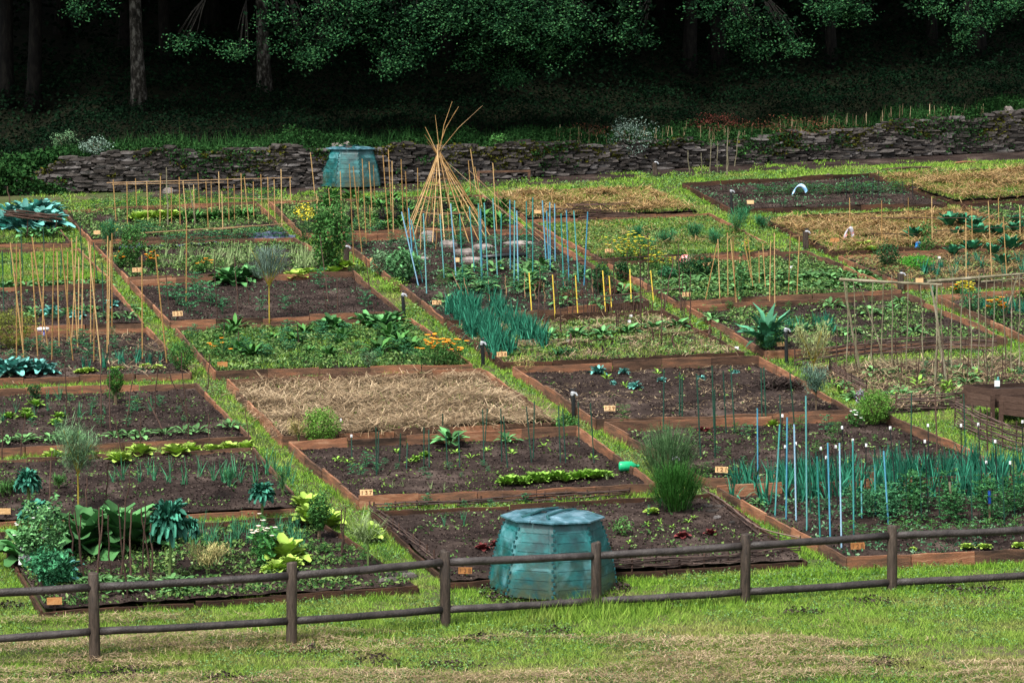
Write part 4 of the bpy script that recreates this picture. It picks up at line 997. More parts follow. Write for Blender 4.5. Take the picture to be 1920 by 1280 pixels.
# stick trellis in the middle
frame('stick_trellis', 'rickety trellis of dark sticks tied to two long rails, right of the yellow stakes', 'trellis', (1160, 590),
      [('v', *q, .013) for q in [(1002, 430, 996, 500), (1200, 455, 1203, 622), (1215, 437, 1216, 542), (1151, 479, 1156, 622), (1121, 469, 1125, 540), (1272, 455, 1276, 589), (1262, 485, 1245, 584), (1240, 562, 1248, 582), (1096, 515, 1105, 602),
                                 (1047, 555, 1054, 627), (1012, 500, 1009, 612), (1074, 510, 1074, 604), (1295, 510, 1294, 612), (1240, 545, 1240, 640), (1020, 560, 1022, 620), (1138, 495, 1146, 540), (1176, 470, 1177, 530)]]
      +[('h', 1050, 491, 1050, 530, 1275, 477, 1275, 520, .012), ('h', 1020, 561, 1020, 600, 1180, 565, 1180, 600, .011), ('h', 1120, 557, 1120, 598, 1282, 540, 1282, 590, .011)],
      [('upright', m_stick), ('rail', m_stick)])
frame('pole_trellis', 'large bean frame of thick peeled poles with many thin sticks tied to it, right side', 'trellis', (1750, 690),
      [('v', 1583, 528, 1612, 695, .024), ('v', 1745, 533, 1775, 722, .026), ('v', 1757, 535, 1755, 722, .022), ('v', 1910, 515, 1880, 600, .022)]
      +[('v', *q, .012) for q in [(1588, 530, 1589, 705), (1600, 525, 1607, 700), (1612, 535, 1665, 690), (1672, 515, 1674, 695), (1637, 527, 1633, 680), (1702, 512, 1700, 700), (1726, 530, 1733, 700), (1786, 510, 1785, 700), (1815, 512, 1824, 700),
                                  (1836, 515, 1836, 705), (1865, 515, 1860, 690), (1897, 512, 1897, 700), (1805, 520, 1800, 700), (1850, 520, 1848, 680), (1880, 515, 1886, 690), (1912, 515, 1910, 700), (1656, 528, 1650, 690), (1765, 530, 1768, 700)]]
      +[('h', 1575, 524, 1575, 690, 1767, 534, 1767, 715, .030), ('h', 1740, 528, 1740, 708, 1935, 512, 1935, 690, .032), ('h', 1840, 528, 1840, 640, 1935, 520, 1935, 630, .014)],
      [('upright', m_pole), ('rail', m_pole)])
frame('wire_trellis', 'open grid of thin dark rods and canes above the far cabbages, right edge', 'trellis', (1780, 480),
      [('v', *q, .0095) for q in [(1653, 375, 1654, 470), (1703, 370, 1704, 462), (1747, 368, 1748, 455), (1822, 385, 1823, 470), (1811, 408, 1812, 540), (1853, 375, 1860, 525), (1881, 405, 1888, 520), (1735, 395, 1736, 430), (1593, 370, 1594, 445), (1872, 370, 1873, 440), (1912, 385, 1913, 450)]]
      +[('h', 1632, 409, 1632, 470, 1935, 408, 1935, 460, .009), ('h', 1753, 433, 1753, 475, 1935, 424, 1935, 470, .009), ('h', 1630, 438, 1630, 478, 1722, 439, 1722, 474, .009), ('h', 1655, 465, 1655, 500, 1722, 462, 1722, 495, .009)],
      [('upright', m_bamboo), ('rail', m_stick)])
# cane wigwam
def wigwam():
    c = at(845, 432); s = scale_at(c); apex = up(c, 822, 286)
    root = empty('cane_wigwam', c); tag(root, 'tall bamboo wigwam tied at the top, with loose cane tips fanning out', 'plant support')
    tips = [(848, 190), (860, 200), (855, 207), (905, 198), (797, 238), (796, 252), (800, 266), (816, 216)]
    ring = []; n = 22
    for i in range(n):
        a = 2*math.pi*(i+.3)/n; x = c.x-.05+1.0*math.cos(a); y = c.y+1.35*math.sin(a)
        f = Vector((x, y, float(H(x, y))-.03)); ring.append(f)
        t = tips[i % len(tips)] if i < len(tips) else None
        ap = apex+Vector((R.uniform(-.04, .04), R.uniform(-.03, .03), R.uniform(-.05, .08)))
        mb = MB()
        if t: e = up(c, t[0], t[1], R.uniform(-.2, .2)); pts = [f, f.lerp(ap, .5), ap, ap.lerp(e, .5)+Vector((-.05 if t[0] > 830 else 0, 0, .02)), e]; rr = [.012, .011, .010, .007, .004]
        else: e = ap+(ap-f)*.06; pts = [f, f.lerp(ap, .5), ap, e]; rr = [.012, .011, .009, .006]
        tube(mb, [q-c for q in pts], rr, 6); mb.build('cane', m_bamboo, root)
    for fr in (.16, .33, .50, .64, .80):
        mb = MB(); P = []
        for i in range(n+1):
            q = ring[i % n].lerp(apex, fr); P.append(q-c+Vector((0, 0, R.uniform(-.02, .02))))
        tube(mb, P, .007, 5, cap=False); mb.build('hoop', m_bambooi, root)
    mb = MB(); tube(mb, [apex-c+Vector((0, 0, -.05)), apex-c+Vector((0, 0, .05))], .04, 8); mb.build('binding', m_stemb, root)
    b = up(c, 823, 344, -.25); o = MB(); tube(o, [(0, 0, .09), (0, 0, .07), (0, 0, .01), (0, 0, -.03)], [.006, .03, .045, .07], 10); tag(o.build('hanging_bell', m_bamboo, None, True, b), 'small tan bell shaped ornament hanging on the wigwam canes', 'bell')
wigwam()
for i, (a, b, ga, gb) in enumerate([((822, 290), (1010, 452), (830, 428), (1012, 455)), ((880, 320), (1040, 470), (880, 420), (1042, 472))]):
    A = up(at(*ga), *a); B = at(*gb)+Vector((0, 0, .03)); o = MB(); tube(o, [Vector((0, 0, 0)), (B-A)*.5+Vector((0, 0, -.03)), B-A], .0045, 4)
    tag(o.build('string', m_bambooi, None, False, A), ['upper', 'lower'][i]+' guy string running from the wigwam down to the right', 'string')

# ------------------------------------------------------------------ wattle edging
def wattle(label, pts, h, name='wattle_fence', rods=11):
    P = [at(*q) for q in pts]; root = empty(name, P[0]); tag(root, label, 'woven edging')
    L = [0]
    for a, b in zip(P, P[1:]): L.append(L[-1]+(b-a).length)
    def pos(t): 
        return Vector([float(np.interp(t, L, [p[i] for p in P])) for i in range(3)])
    n = max(3, int(L[-1]/.32))
    for i in range(n+1):
        p = pos(L[-1]*i/n); p.z -= .05; stick('stake', p, p+Vector((R.uniform(-.01, .01), 0, h*1.15+.05)), .013, m_stick, root)
    mb = MB()
    for k in range(rods*2):
        z = h*(k//2+.5)/rods; m = int(L[-1]/.12)+2; t0 = 0 if R.rand() < .6 else R.uniform(0, L[-1]*.4); t1 = L[-1] if R.rand() < .6 else R.uniform(L[-1]*.6, L[-1])
        Q = []
        for j in range(m):
            t = t0+(t1-t0)*j/(m-1); p = pos(t)-P[0]; ph = math.pi*t/L[-1]*n+(k % 2)*math.pi
            Q.append((p.x, p.y+.018*math.cos(ph), p.z+z+.012*math.sin(t*3+k)+R.uniform(-.006, .006)))
        tube(mb, Q, R.uniform(.007, .011), 5)
    tag(mb.build('woven_rods', M('wattle_rod', [(.02, .012, .010), (.06, .038, .030), (.15, .10, .08)], 3, .75, .7, .25) if 'wr' not in UC else UC['wr'], root), kind='stuff')
    UC['wr'] = root.children[-1].data.materials[0]
wattle('long woven wattle edge at the far side under the pole trellis', [(1490, 672), (1640, 667), (1760, 659), (1868, 650)], .30)
wattle('short woven wattle edge running down to the round green bush', [(1556, 700), (1590, 724), (1624, 742)], .24, rods=8)
wattle('low woven wattle edge between green bush and the planters', [(1680, 769), (1740, 768), (1805, 762)], .26, rods=7)
wattle('woven wattle edge in front of the wooden planters', [(1790, 800), (1840, 826), (1890, 845), (1935, 856)], .45, rods=13)
wattle('rough woven rods along the near left side of the compost bin bed', [(694, 958), (730, 985), (770, 1015), (815, 1050)], .13, rods=3)
wattle('rough woven rods between the two soil beds, left of the rosemary', [(700, 945), (850, 938), (1000, 928), (1180, 918)], .14, rods=4)
wattle('curved row of bent rods right of the rosemary', [(1316, 925), (1370, 962), (1425, 1005), (1500, 1022)], .12, rods=3)
wattle('long loose rods along the near edge right of the compost bin', [(1140, 1066), (1250, 1060), (1380, 1052), (1500, 1040)], .12, rods=4)

# ------------------------------------------------------------------ raised wooden planters
def planter(label, corners, zb, zt, legs):
    P = [at(*c) for c in corners]; root = empty('wooden_planter', P[0]); tag(root, label, 'planter', 'raised wooden planters')
    g0 = P[1].z
    for i in range(len(P)-1):
        a, b = P[i], P[i+1]; d = Vector((b.x-a.x, b.y-a.y, 0)); L = d.length; an = math.atan2(d.y, d.x)
        for k in range(3):
            h = (zt-zb)/3; mb = MB(); box(mb, (0, 0, 0), (L+.02, .026, h-.006), jit=.002); o = mb.build('plank', m_planter, root)
            o.location = (a+b)/2-P[0]; o.location.z = g0+zb+h*(k+.5)-P[0].z; o.rotation_euler = (0, 0, an)
    for c in P[:4]:
        mb = MB(); box(mb, (0, 0, (zt*.93)/2), (.07, .07, zt*.93)); o = mb.build('leg', m_planter, root); o.location = Vector((c.x, c.y, g0-.05))-P[0]+Vector((0, -.035, 0))
    mb = MB(); v = [[p.x, p.y, g0+zt-.07] for p in P[:4]]; mb.add(np.array(v)-np.array(P[0]), [[0, 1, 2, 3]]); mb.build('soil', m_soil, root)
planter('dark wooden planter box on legs, with a bottle, left of two', [(1807, 782), (1860, 796), (1990, 788), (1935, 774), (1807, 782)], .28, .60, 1)
planter('dark wooden planter box on legs, cut by the right edge', [(1876, 800), (1938, 814), (2070, 806), (2010, 792), (1876, 800)], .26, .58, 1)
b = at(1870, 790); t = up(b, 1871, 727); mb = MB(); tube(mb, [(0, 0, 0), (0, 0, .12), (0, 0, .15), (0, 0, .19)], [.035, .035, .02, .015], 10)
o = mb.build('bottle', m_teal, None, True, t); tag(o, 'upturned teal bottle with white paper standing on the planter', 'bottle'); mb = MB(); box(mb, (-.02, -.04, .08), (.09, .01, .10), .1); mb.build('paper_label', m_white, o)

# ------------------------------------------------------------------ plants
def ell(n, w_, h_, lump=.2, low=.45, seed=0):
    u = R.normal(size=(n, 3)); u /= np.linalg.norm(u, axis=1)[:, None]
    r = R.uniform(.25, 1, n)**.55; s = seed*1.7
    lp = 1+lump*(np.sin(u[:, 0]*5+s)*np.sin(u[:, 2]*4+s*2)+.6*np.sin(u[:, 1]*9+s))
    P = u*(r*lp)[:, None]*[w_/2, w_/2*.85, h_*.52]; P[:, 2] += h_*.5
    P[:, :2] *= (low+(1-low)*np.clip(P[:, 2:3]/h_*2.2, 0, 1))
    P[:, 2] = np.clip(P[:, 2], .01, None); return P
NB = [0]
def bush(px, py, wp, hp, m, label, cat='shrub', name='shrub', leaf=.05, n=1100, stem=None, lump=.22, upb=.4, asp=.55, low=.55, trunk=0, group=None, fl=None, z0=0):
    b = at(px, py); s = scale_at(b); W, Hh = wp/s, hp/s; NB[0] += 1
    root = empty(name, b); tag(root, label, cat, group)
    mb = MB(); P = ell(n, W, Hh*(1-trunk), lump, low, NB[0]); P[:, 2] += Hh*trunk
    cards(mb, P, R.uniform(.55, 1.3, n)*leaf, upb, asp); mb.build('foliage', m, root)
    st = MB()
    for j in range(5 if trunk == 0 else 1):
        a = R.uniform(0, 6.28); e = Vector((math.cos(a)*W*.25, math.sin(a)*W*.25, Hh*.7)) if trunk == 0 else Vector((.02, 0, Hh*(trunk+.25)))
        tube(st, [(0, 0, -.03), (e.x*.3+R.uniform(-.01, .01), e.y*.3, e.z*.5), e], [.012, .01, .006] if trunk == 0 else [.03, .024, .015], 6)
    st.build('stem', stem or m_stemb, root)
    if fl:
        fm, fn, fs, zl = fl; F = MB(); Q = ell(fn*4, W*1.05, Hh*1.08, lump, low, NB[0]); Q = Q[Q[:, 2] > Hh*zl][:fn]
        if len(Q): Q[:, 2] += Hh*trunk*.5; flowerheads(F, Q, fs); F.build('blossoms', fm, root)
    return root
def flowerheads(mb, Q, r):
    for q in Q:
        k = 8; az = np.linspace(0, 6.28, k, endpoint=False)+R.rand(); rr = r*R.uniform(.7, 1.2)
        strips(mb, np.repeat([q], k, 0), az, rr, rr*.7, R.uniform(.1, .9), .5, 1, [.6, 1.0])
def spiky(px, py, wp, hp, m, label, cat, name, n=420, L=.3, W=.022, stemm=m_stemb):
    b = at(px, py); s = scale_at(b); Wd, Hh = wp/s, hp/s; root = empty(name, b); tag(root, label, cat); NB[0] += 1
    P = ell(n, Wd*.92, Hh*.86, .15, .85, NB[0]); mb = MB(); az = np.arctan2(P[:, 1], P[:, 0])+R.uniform(-.5, .5, n)
    el = 1.45-.55*np.hypot(P[:, 0], P[:, 1])/(Wd/2)+R.uniform(-.12, .12, n); Ls = R.uniform(.6, 1.1, n)*L*Hh
    strips(mb, P-[0, 0, L*Hh*.3], az, Ls, W*.6, el, R.uniform(-.25, .25, n), 3, [1, 1, .8, .2])
    k = 9                                        # needles up each shoot
    t = np.tile(np.linspace(.1, 1, k), n); rp = np.repeat(P-[0, 0, L*Hh*.3], k, 0); azr = np.repeat(az, k); elr = np.repeat(el, k); lr = np.repeat(Ls, k)
    q = rp+np.c_[np.cos(azr)*np.cos(elr), np.sin(azr)*np.cos(elr), np.sin(elr)]*(lr*t)[:, None]
    strips(mb, q, R.uniform(0, 6.28, len(q)), W*1.5, W*.3, R.uniform(.3, 1.1, len(q)), 0, 1, [1, .4])
    mb.build('foliage', m, root)
    st = MB(); [tube(st, [(0, 0, -.02), (R.uniform(-.3, .3)*Wd, R.uniform(-.3, .3)*Wd, Hh*.5)], [.015, .006], 5) for _ in range(6)]; st.build('stem', stemm, root)
    return root
def feather(px, py, wp, hp, m, label, cat='herb', name='fennel', n=1400, trunk=.35, stem=None, fl=None, L=.16, wd=.0045, lean=(0, 0), group=None):
    b = at(px, py); s = scale_at(b); Wd, Hh = wp/s, hp/s; root = empty(name, b); tag(root, label, cat, group); NB[0] += 1
    st = MB(); tips = []
    for j in range(7):
        a = R.uniform(0, 6.28); e = np.array([math.cos(a)*Wd*.38+lean[0], math.sin(a)*Wd*.3+lean[1], Hh*R.uniform(.75, 1)])
        k0 = np.array([lean[0]*.4, 0, Hh*trunk]); P = [np.array([0, 0, -.03]), k0, k0*.4+e*.6+np.array([0, 0, .02]), e]; tube(st, P, [.016, .013, .006, .003], 5)
        for u in np.linspace(.25, 1, 9): tips.append(k0*(1-u)+e*u)
    tips = np.array(tips); i = R.randint(len(tips), size=n); mb = MB(); q = tips[i]+R.normal(size=(n, 3))*[Wd*.10, Wd*.10, Hh*.05]
    strips(mb, q, R.uniform(0, 6.28, n), R.uniform(.5, 1.3, n)*L, wd, R.uniform(-.1, 1.4, n), R.uniform(-.4, .9, n), 2, [1, 1, .4])
    mb.build('foliage', m, root); st.build('stem', stem or m_stem, root)
    if fl: F = MB(); cards(F, tips[R.randint(len(tips), size=fl[1])]*[1, 1, 1.02]+R.normal(size=(fl[1], 3))*[.06, .05, .03], fl[2], 2, .9); F.build('blossoms', fl[0], root)
    return root
PC = {}
def cached(key, fn, var=4):
    if key not in PC: PC[key] = [fn(i) for i in range(var)]
    return PC[key][R.randint(len(PC[key]))]
def rosette(m, n, L, W, el0, el1, bend, prof, cup, wave, S=4):
    def f(i):
        mb = MB(); t = np.linspace(0, 1, n); az = np.arange(n)*2.4+R.uniform(-.3, .3, n); el = el0+(el1-el0)*t+R.uniform(-.12, .12, n)
        strips(mb, np.c_[np.cos(az)*.02, np.sin(az)*.02, .01+.03*t], az, L*(1-.22*t)*R.uniform(.8, 1.15, n), W*(1-.35*t), el, R.uniform(.7, 1.3, n)*bend, S, prof, cup, None, wave)
        return mb.mesh('plant', m, True)
    return f
KI = {
 'lettuce': lambda: cached('lettuce', rosette(l_yell, 26, .15, .11, .35, 1.4, .5, [.3, .8, 1, .9, .35], .25, .25)),
 'lettuceg': lambda: cached('lettuceg', rosette(l_lime, 22, .16, .09, .4, 1.4, .5, [.3, .8, 1, .9, .35], .25, .25)),
 'lettucer': lambda: cached('lettucer', rosette(l_red, 18, .15, .13, .15, 1.3, .5, [.3, .8, 1, .9, .35], .25, .25)),
 'cabbage': lambda: cached('cabbage', rosette(l_cab, 34, .36, .17, .35, 1.45, .8, [.15, .6, 1, .95, .45], .25, .35, 5)),
 'bluecab': lambda: cached('bluecab', rosette(l_blue, 28, .34, .14, .4, 1.45, .9, [.12, .5, 1, .9, .4], .25, .3)),
 'greencab': lambda: cached('greencab', rosette(leafmat('leaf_far_cabbage', (.02, .12, .06), k=(.45, 1, 2)), 20, .40, .17, .8, 1.45, .5, [.2, .6, 1, .9, .4], .2, .12)),
 'squash': lambda: cached('squash', rosette(l_cab, 20, .34, .12, .7, 1.35, 1.2, [.06, .06, .8, 1, .25], .15, .15, 4)),
 'squashp': lambda: cached('squashp', rosette(leafmat('leaf_squash_pale', (.08, .19, .06), k=(.35, 1, 1.9)), 18, .32, .11, .6, 1.3, 1.2, [.06, .06, .8, 1, .25], .15, .15, 4)),
 'kalecrown': lambda: cached('kalecrown', rosette(l_kale, 110, .22, .06, -.3, 1.45, 1.0, [.08, .3, .9, 1, .9, .5], .35, .8, 5)),
 'seedling': lambda: cached('seedling', rosette(l_lime, 7, .12, .05, .4, 1.2, .6, [.2, .8, 1, .7, .15], .15, .1)),
 'leaf': lambda: cached('leafy', rosette(l_green, 22, .17, .05, .3, 1.3, .8, [.15, .8, 1, .7, .15], .15, .1)),
 'darkleaf': lambda: cached('darkleafy', rosette(l_deep, 22, .17, .05, .3, 1.3, .8, [.15, .8, 1, .7, .15], .15, .1)),
}
def onion_f(m, n=9, L=.5, W=.022):
    def f(i):
        mb = MB(); az = R.uniform(0, 6.28, n); b = R.normal(size=(n, 3))*[.0022*n, .0022*n, 0]
        strips(mb, b, az, L*R.uniform(.6, 1.1, n), W*R.uniform(.7, 1.2, n), R.uniform(1.15, 1.55, n), np.where(R.rand(n) < .22, R.uniform(1.2, 2.6, n), R.uniform(-.05, .35, n)), 5, [1, .95, .85, .65, .4, .1], tw=R.uniform(-1.5, 1.5, n))
        return mb.mesh('plant', m)
    return f
l_leekd = leafmat('leaf_leek_deep', (.012, .095, .055), k=(.35, 1, 2.6))
l_garlic = leafmat('leaf_garlic', (.16, .22, .09), k=(.4, 1, 1.8))
KI['onion'] = lambda: cached('onion', onion_f(l_onion, 11, .5, .022))
KI['leek'] = lambda: cached('leek', onion_f(l_leekd, 17, .55, .032), 6)
KI['garlic'] = lambda: cached('garlic', onion_f(l_garlic, 9, .5, .02))
def tomato_f(m, n=14, leaf=.07):
    def f(i):
        mb = MB(); st = []
        for j in range(n):                       # arching compound leaves
            z = .1+.8*j/n; a = j*2.4; el = R.uniform(.1, .8); L = R.uniform(.22, .38)*(1-.3*j/n)
            q = np.array([0, 0, z*.62]); k = 7; t = np.linspace(.25, 1, k)
            P = q+np.c_[np.cos(a)*math.cos(el)*L*t, np.sin(a)*math.cos(el)*L*t, math.sin(el)*L*t-.22*t*t*L]
            for sg in (1, -1):
                cards(mb, P+np.c_[-math.sin(a)*.03*sg*np.ones(k), math.cos(a)*.03*sg*np.ones(k), R.uniform(-.01, .01, k)], leaf*R.uniform(.7, 1.2, k), .8, .5)
            tube(mb, [q, P[3], P[-1]], [.005, .004, .002], 4)
        tube(mb, [(0, 0, 0), (.01, 0, .6)], [.008, .005], 4)
        return mb.mesh('plant', m)
    return f
KI['tomato'] = lambda: cached('tomato', tomato_f(l_teal))
KI['potato'] = lambda: cached('potato', tomato_f(l_green, 16, .06))
KI['potatod'] = lambda: cached('potatod', tomato_f(leafmat('leaf_mid_green', (.022, .09, .025)), 18, .06))
HT = {'lettuce': .16, 'lettuceg': .16, 'lettucer': .14, 'cabbage': .38, 'bluecab': .36, 'greencab': .40, 'squash': .26, 'squashp': .24, 'kalecrown': .32, 'seedling': .11, 'leaf': .17, 'darkleaf': .17, 'onion': .48, 'leek': .52, 'garlic': .46, 'tomato': .66, 'potato': .66, 'potatod': .66}
def put(kind, px, py, hp, name, label, cat, group=None, sx=1.0, jit=0):
    b = at(px+R.uniform(-jit, jit), py+R.uniform(-jit, jit)*.4); s = scale_at(b); me = KI[kind]()
    if me.name not in HM:
        a = np.zeros(len(me.vertices)*3, dtype=np.float32); me.vertices.foreach_get('co', a); HM[me.name] = float(np.percentile(a[2::3], 98))
    k = hp/s/HM[me.name]; sx = 1+(sx-1)*.5
    o = obj(name, me, None, b, R.uniform(0, 6.28), (k*sx, k*sx, k)); return tag(o, label, cat, group)
HM = {}
def standing_kale(px, py, hp, label, wp=60):
    b = at(px, py); s = scale_at(b); Hh = hp/s; root = empty('kale', b); tag(root, label, 'vegetable')
    st = MB(); tube(st, [(0, 0, -.03), (.02, 0, Hh*.4), (0, 0, Hh*.74)], [.022, .02, .015], 7); st.build('stalk', m_stem, root)
    c = obj('leaf_crown', KI['kalecrown'](), root, (0, 0, Hh*.62), 0, (wp/s/.52,)*2+(Hh*.4/.25,)); return root

# far left
for i, (x, y, h) in enumerate([(8, 428, 45), (32, 433, 45), (56, 430, 48), (80, 426, 46), (20, 410, 36), (48, 408, 38), (72, 405, 38), (95, 428, 42), (90, 402, 32)]):
    put('bluecab', x, y, h*.8, 'cabbage', 'blue green cabbage in the clump under the stick bundle, far left', 'vegetable', 'blue cabbages at the far left', 1.15)
for i, x in enumerate((50, 72, 92)): put('squash', x, 446, 20, 'squash_plant', '%s of three leafy plants in front of the blue cabbages' % nth(i, 3), 'vegetable', 'leafy plants in front of the blue cabbages')
# stick bundle on two forked supports
b0 = at(55, 448); root = empty('stick_bundle', up(b0, 70, 404)); tag(root, 'bundle of dark sticks laid across two upright poles, far left', 'sticks')
for i in range(26):
    a = up(b0, 8+R.uniform(-2, 25), 398+R.uniform(-8, 10), R.uniform(-.12, .12)); b = up(b0, 112-R.uniform(-10, 22), 404+R.uniform(-3, 12), R.uniform(-.12, .12)); stick('stick', a, b, R.uniform(.010, .018), m_stick, root, rough=True)
row('wooden_stake', 'stake', 'supports of the stick bundle', '%s of the poles propping the stick bundle', [(53, 395, 50, 448), (106, 400, 106, 440), (14, 350, 20, 395), (78, 370, 78, 400)], m_stick, .017, rough=True)
# B1/B2 row
for i, x in enumerate(range(178, 520, 21)):
    y = 396-(x-178)*.05
    put('potatod', x, y, 24 if i % 3 else 28, 'potato_plant', 'dark potato plant in the long row under the wall, left half', 'vegetable', 'potato row under the bean trellis', 1.15, 2)
for i, x in enumerate((258, 272, 287, 301, 316, 327)): put('lettuce', x, 414-i*.6, 17, 'lettuce', '%s of the pale lettuces inside the bean trellis' % nth(i, 6), 'vegetable', 'pale lettuces inside the bean trellis', 1.5)
for i, x in enumerate(range(350, 470, 17)): put('leaf', x, 415-i*.8, 18, 'bean_plant', 'low leafy plant right of the pale lettuces', 'vegetable', 'leafy plants right of the pale lettuces', 1.2, 3)
for i, x in enumerate(range(225, 545, 14)): put('tomato', x, 457-(x-225)*.05, R.uniform(18, 30), 'bean_plant', 'leafy plant in the row along the dark blue fabric strip', 'vegetable', 'leafy row behind the blue fabric', 1.2, 2)
feather(205, 470, 34, 55, l_dill, 'dark feathery fennel at the corner left of the bushy raspberry', n=1500, trunk=.1, fl=(f_ye, 60, .035))
bush(248, 500, 52, 80, l_green, 'upright green raspberry bush behind the small sign 131', name='raspberry_bush', leaf=.055, n=1600)
bush(618, 503, 72, 122, l_green, 'tall dark green bean thicket next to the yellow flowers', name='bean_thicket', leaf=.075, n=3600, lump=.3)
bush(570, 458, 42, 50, l_deep, 'dark shrub under the yellow tansy heads', name='tansy', leaf=.03, n=1300, stem=m_stem, fl=None)
b = at(570, 458); s = scale_at(b); F = MB(); Q = ell(170, 42/s, 34/s, .2, 1); Q += [0, 0, 44/s]; cards(F, Q, .05, 2, .9); F.build('blossoms', f_ye, None, False); o = bpy.data.objects['blossoms' if 'blossoms' in bpy.data.objects else 'blossoms']
o = [q for q in bpy.data.objects if q.name.startswith('blossoms') and q.parent is None][0]; o.parent = [q for q in bpy.data.objects if q.name.startswith('tansy')][0]
mb = MB(); A = at(222, 470); B = at(552, 452); n = 30; V = []
for i in range(n+1):
    t = i/n; x = A.x+(B.x-A.x)*t; y = A.y+(B.y-A.y)*t
    for j in (0, 1): V.append((x-A.x, y-A.y+j*.5, float(H(x, y+j*.5))-A.z+.05+.03*math.sin(i*1.7+j*2)))
mb.add(V, [[i*2, i*2+2, i*2+3, i*2+1] for i in range(n)]); tag(mb.build('fabric_strip', m_fabric, None, True, A), 'long strip of dark blue weed fabric lying across the garlic bed', 'fabric')
for i in range(46):
    x = R.uniform(300, 470) if i < 30 else R.uniform(545, 600); y = R.uniform(480, 503); put('garlic', x, y, R.uniform(26, 36), 'garlic_plant', 'pale drooping garlic plant in the block near the marigolds', 'vegetable', 'drooping garlic plants')
def marig(px, py, wp, hp, label, nf=14, m=l_green, fm=f_or, fs=.045, n=500): bush(px, py, wp, hp, m, label, 'flowers', 'marigold_bush', .05, n, m_stem, fl=(fm, nf, fs, .55))
marig(226, 502, 24, 28, 'little marigold plant left of sign 131', 8); marig(285, 510, 26, 40, 'tall marigold right of sign 131 with its flowers in a column', 14)
marig(377, 511, 38, 32, 'marigold clump with a ring of orange flowers over the tomatoes', 11)
for i, (x, y) in enumerate([(428, 522), (448, 519), (470, 517), (436, 533), (458, 530)]): put('cabbage', x, y, 28, 'cabbage', '%s of the dark cabbages left of the grey standard tree' % nth(i, 5), 'vegetable', 'cabbages left of the grey tree', 1)
root = feather(505, 612, 92, 150, l_silver, 'small tree with silver grey needle foliage and mossy yellow trunk', 'tree', 'lavender_tree', n=1, trunk=.5, stem=m_stemy)
b = root.location; s = scale_at(b); Hh = 150/s; Wd = 88/s; mb = MB(); P = ell(1700, Wd*.8, Hh*.38, .2, .8, 3); P[:, 2] += Hh*.58
strips(mb, P, np.arctan2(P[:, 1], P[:, 0])+R.uniform(-.5, .5, len(P)), .16, .006, R.uniform(.5, 1.5, len(P)), R.uniform(-.2, .3, len(P)), 2, [1, 1, .3]); mb.build('crown', l_silver, root)
for x, y, w2, h2 in [(598, 520, 26, 18), (572, 521, 24, 18), (625, 517, 26, 18), (646, 514, 22, 16), (552, 525, 24, 18)]: put('lettuce', x, y, h2, 'lettuce', 'yellow green lettuce in the row beside the tap post', 'vegetable', 'yellow green lettuces by the tap post', 1.7)
for i, (x, y, h) in enumerate([(330, 572, 44), (352, 588, 50), (312, 562, 34), (395, 574, 46), (376, 566, 40), (535, 582, 28), (490, 584, 24), (686, 580, 36), (600, 542, 40), (418, 588, 30), (365, 545, 36)]):
    put('tomato', x, y, h, 'tomato_plant', '%s of the tomato plants in the bed of the grey tree' % nth(i, 11), 'vegetable', 'tomatoes in the bed of the grey tree', 1.1)
# B4 green bed
for i in range(70): put('tomato' if i % 3 else 'leaf', R.uniform(360, 760)+15*(i % 4), R.uniform(622, 676), R.uniform(16, 30), 'carrot_plant', 'feathery carrot or weed plant in the overgrown green bed', 'vegetable', 'leafy plants of the overgrown green bed', 1.3)
for i, (x, y) in enumerate([(622, 620), (716, 618), (735, 612), (690, 614)]): put('cabbage', x, y, 28, 'cabbage', '%s of four cabbages along the far board of the overgrown bed' % nth(i, 4), 'vegetable', 'cabbages of the overgrown bed', 1.2)
marig(832, 682, 112, 50, 'wide marigold clump covered in orange flowers by the middle path', 55, n=1500, fs=.05); marig(418, 676, 60, 42, 'loose marigold patch at the left corner of the overgrown bed', 10, n=500, fs=.04)
bush(692, 690, 32, 34, l_grey, 'small grey green shrub leaning over the straw bed board', leaf=.03, n=700)
# nettles, C1, C2
bush(757, 530, 72, 62, leafmat('leaf_nettle', (.07, .19, .07), k=(.4, 1, 1.8)), 'thick nettle like clump of broad grey green leaves at the path', name='nettle_clump', leaf=.09, n=1300, lump=.15)
bush(714, 520, 46, 52, l_grey, 'paler loose herb clump left of the nettles', name='herb_clump', leaf=.07, n=600); bush(738, 548, 60, 30, l_lime, 'low yellow green herbs below the nettles', name='herb_clump', leaf=.04, n=500)
for i, (x, y, h) in enumerate([(660, 422, 34), (717, 421, 34), (741, 421, 42), (766, 419, 38), (835, 405, 26), (916, 402, 34)]): bush(x, y, 15, h, l_dark, '%s of the narrow black purple plants behind the wigwam' % nth(i, 6), 'plant', 'purple plant', .04, 420, lump=.35, group='black purple plants')
for i in range(40): put('leaf', R.uniform(600, 960), R.uniform(372, 428), R.uniform(12, 20), 'leafy_plant', 'small leafy plant in the far bed around the wigwam', 'vegetable', 'leafy plants around the wigwam', 1.4)
for i in range(26): put('tomato', R.uniform(650, 990), R.uniform(440, 470), R.uniform(16, 26), 'bean_plant', 'bushy bean plant among the stones of the stake bed', 'vegetable', 'bean plants at the stones', 1.3)
put('potato', 860, 452, 32, 'potato_plant', 'bright green bushy plant at the foot of the wigwam', 'vegetable', None, 1.2)
for i in range(46): put('potato' if i % 2 else 'squashp', R.uniform(815, 1190), R.uniform(500, 575), R.uniform(12, 22), 'bean_plant', 'young leafy plant among the blue stakes', 'vegetable', 'young plants among the blue stakes', 1.3)
for i in range(16): put('tomato', R.uniform(860, 1100), R.uniform(525, 560), R.uniform(26, 40), 'tomato_plant', 'tomato plant tied to a blue stake', 'vegetable', 'tomatoes at the blue stakes', 1)
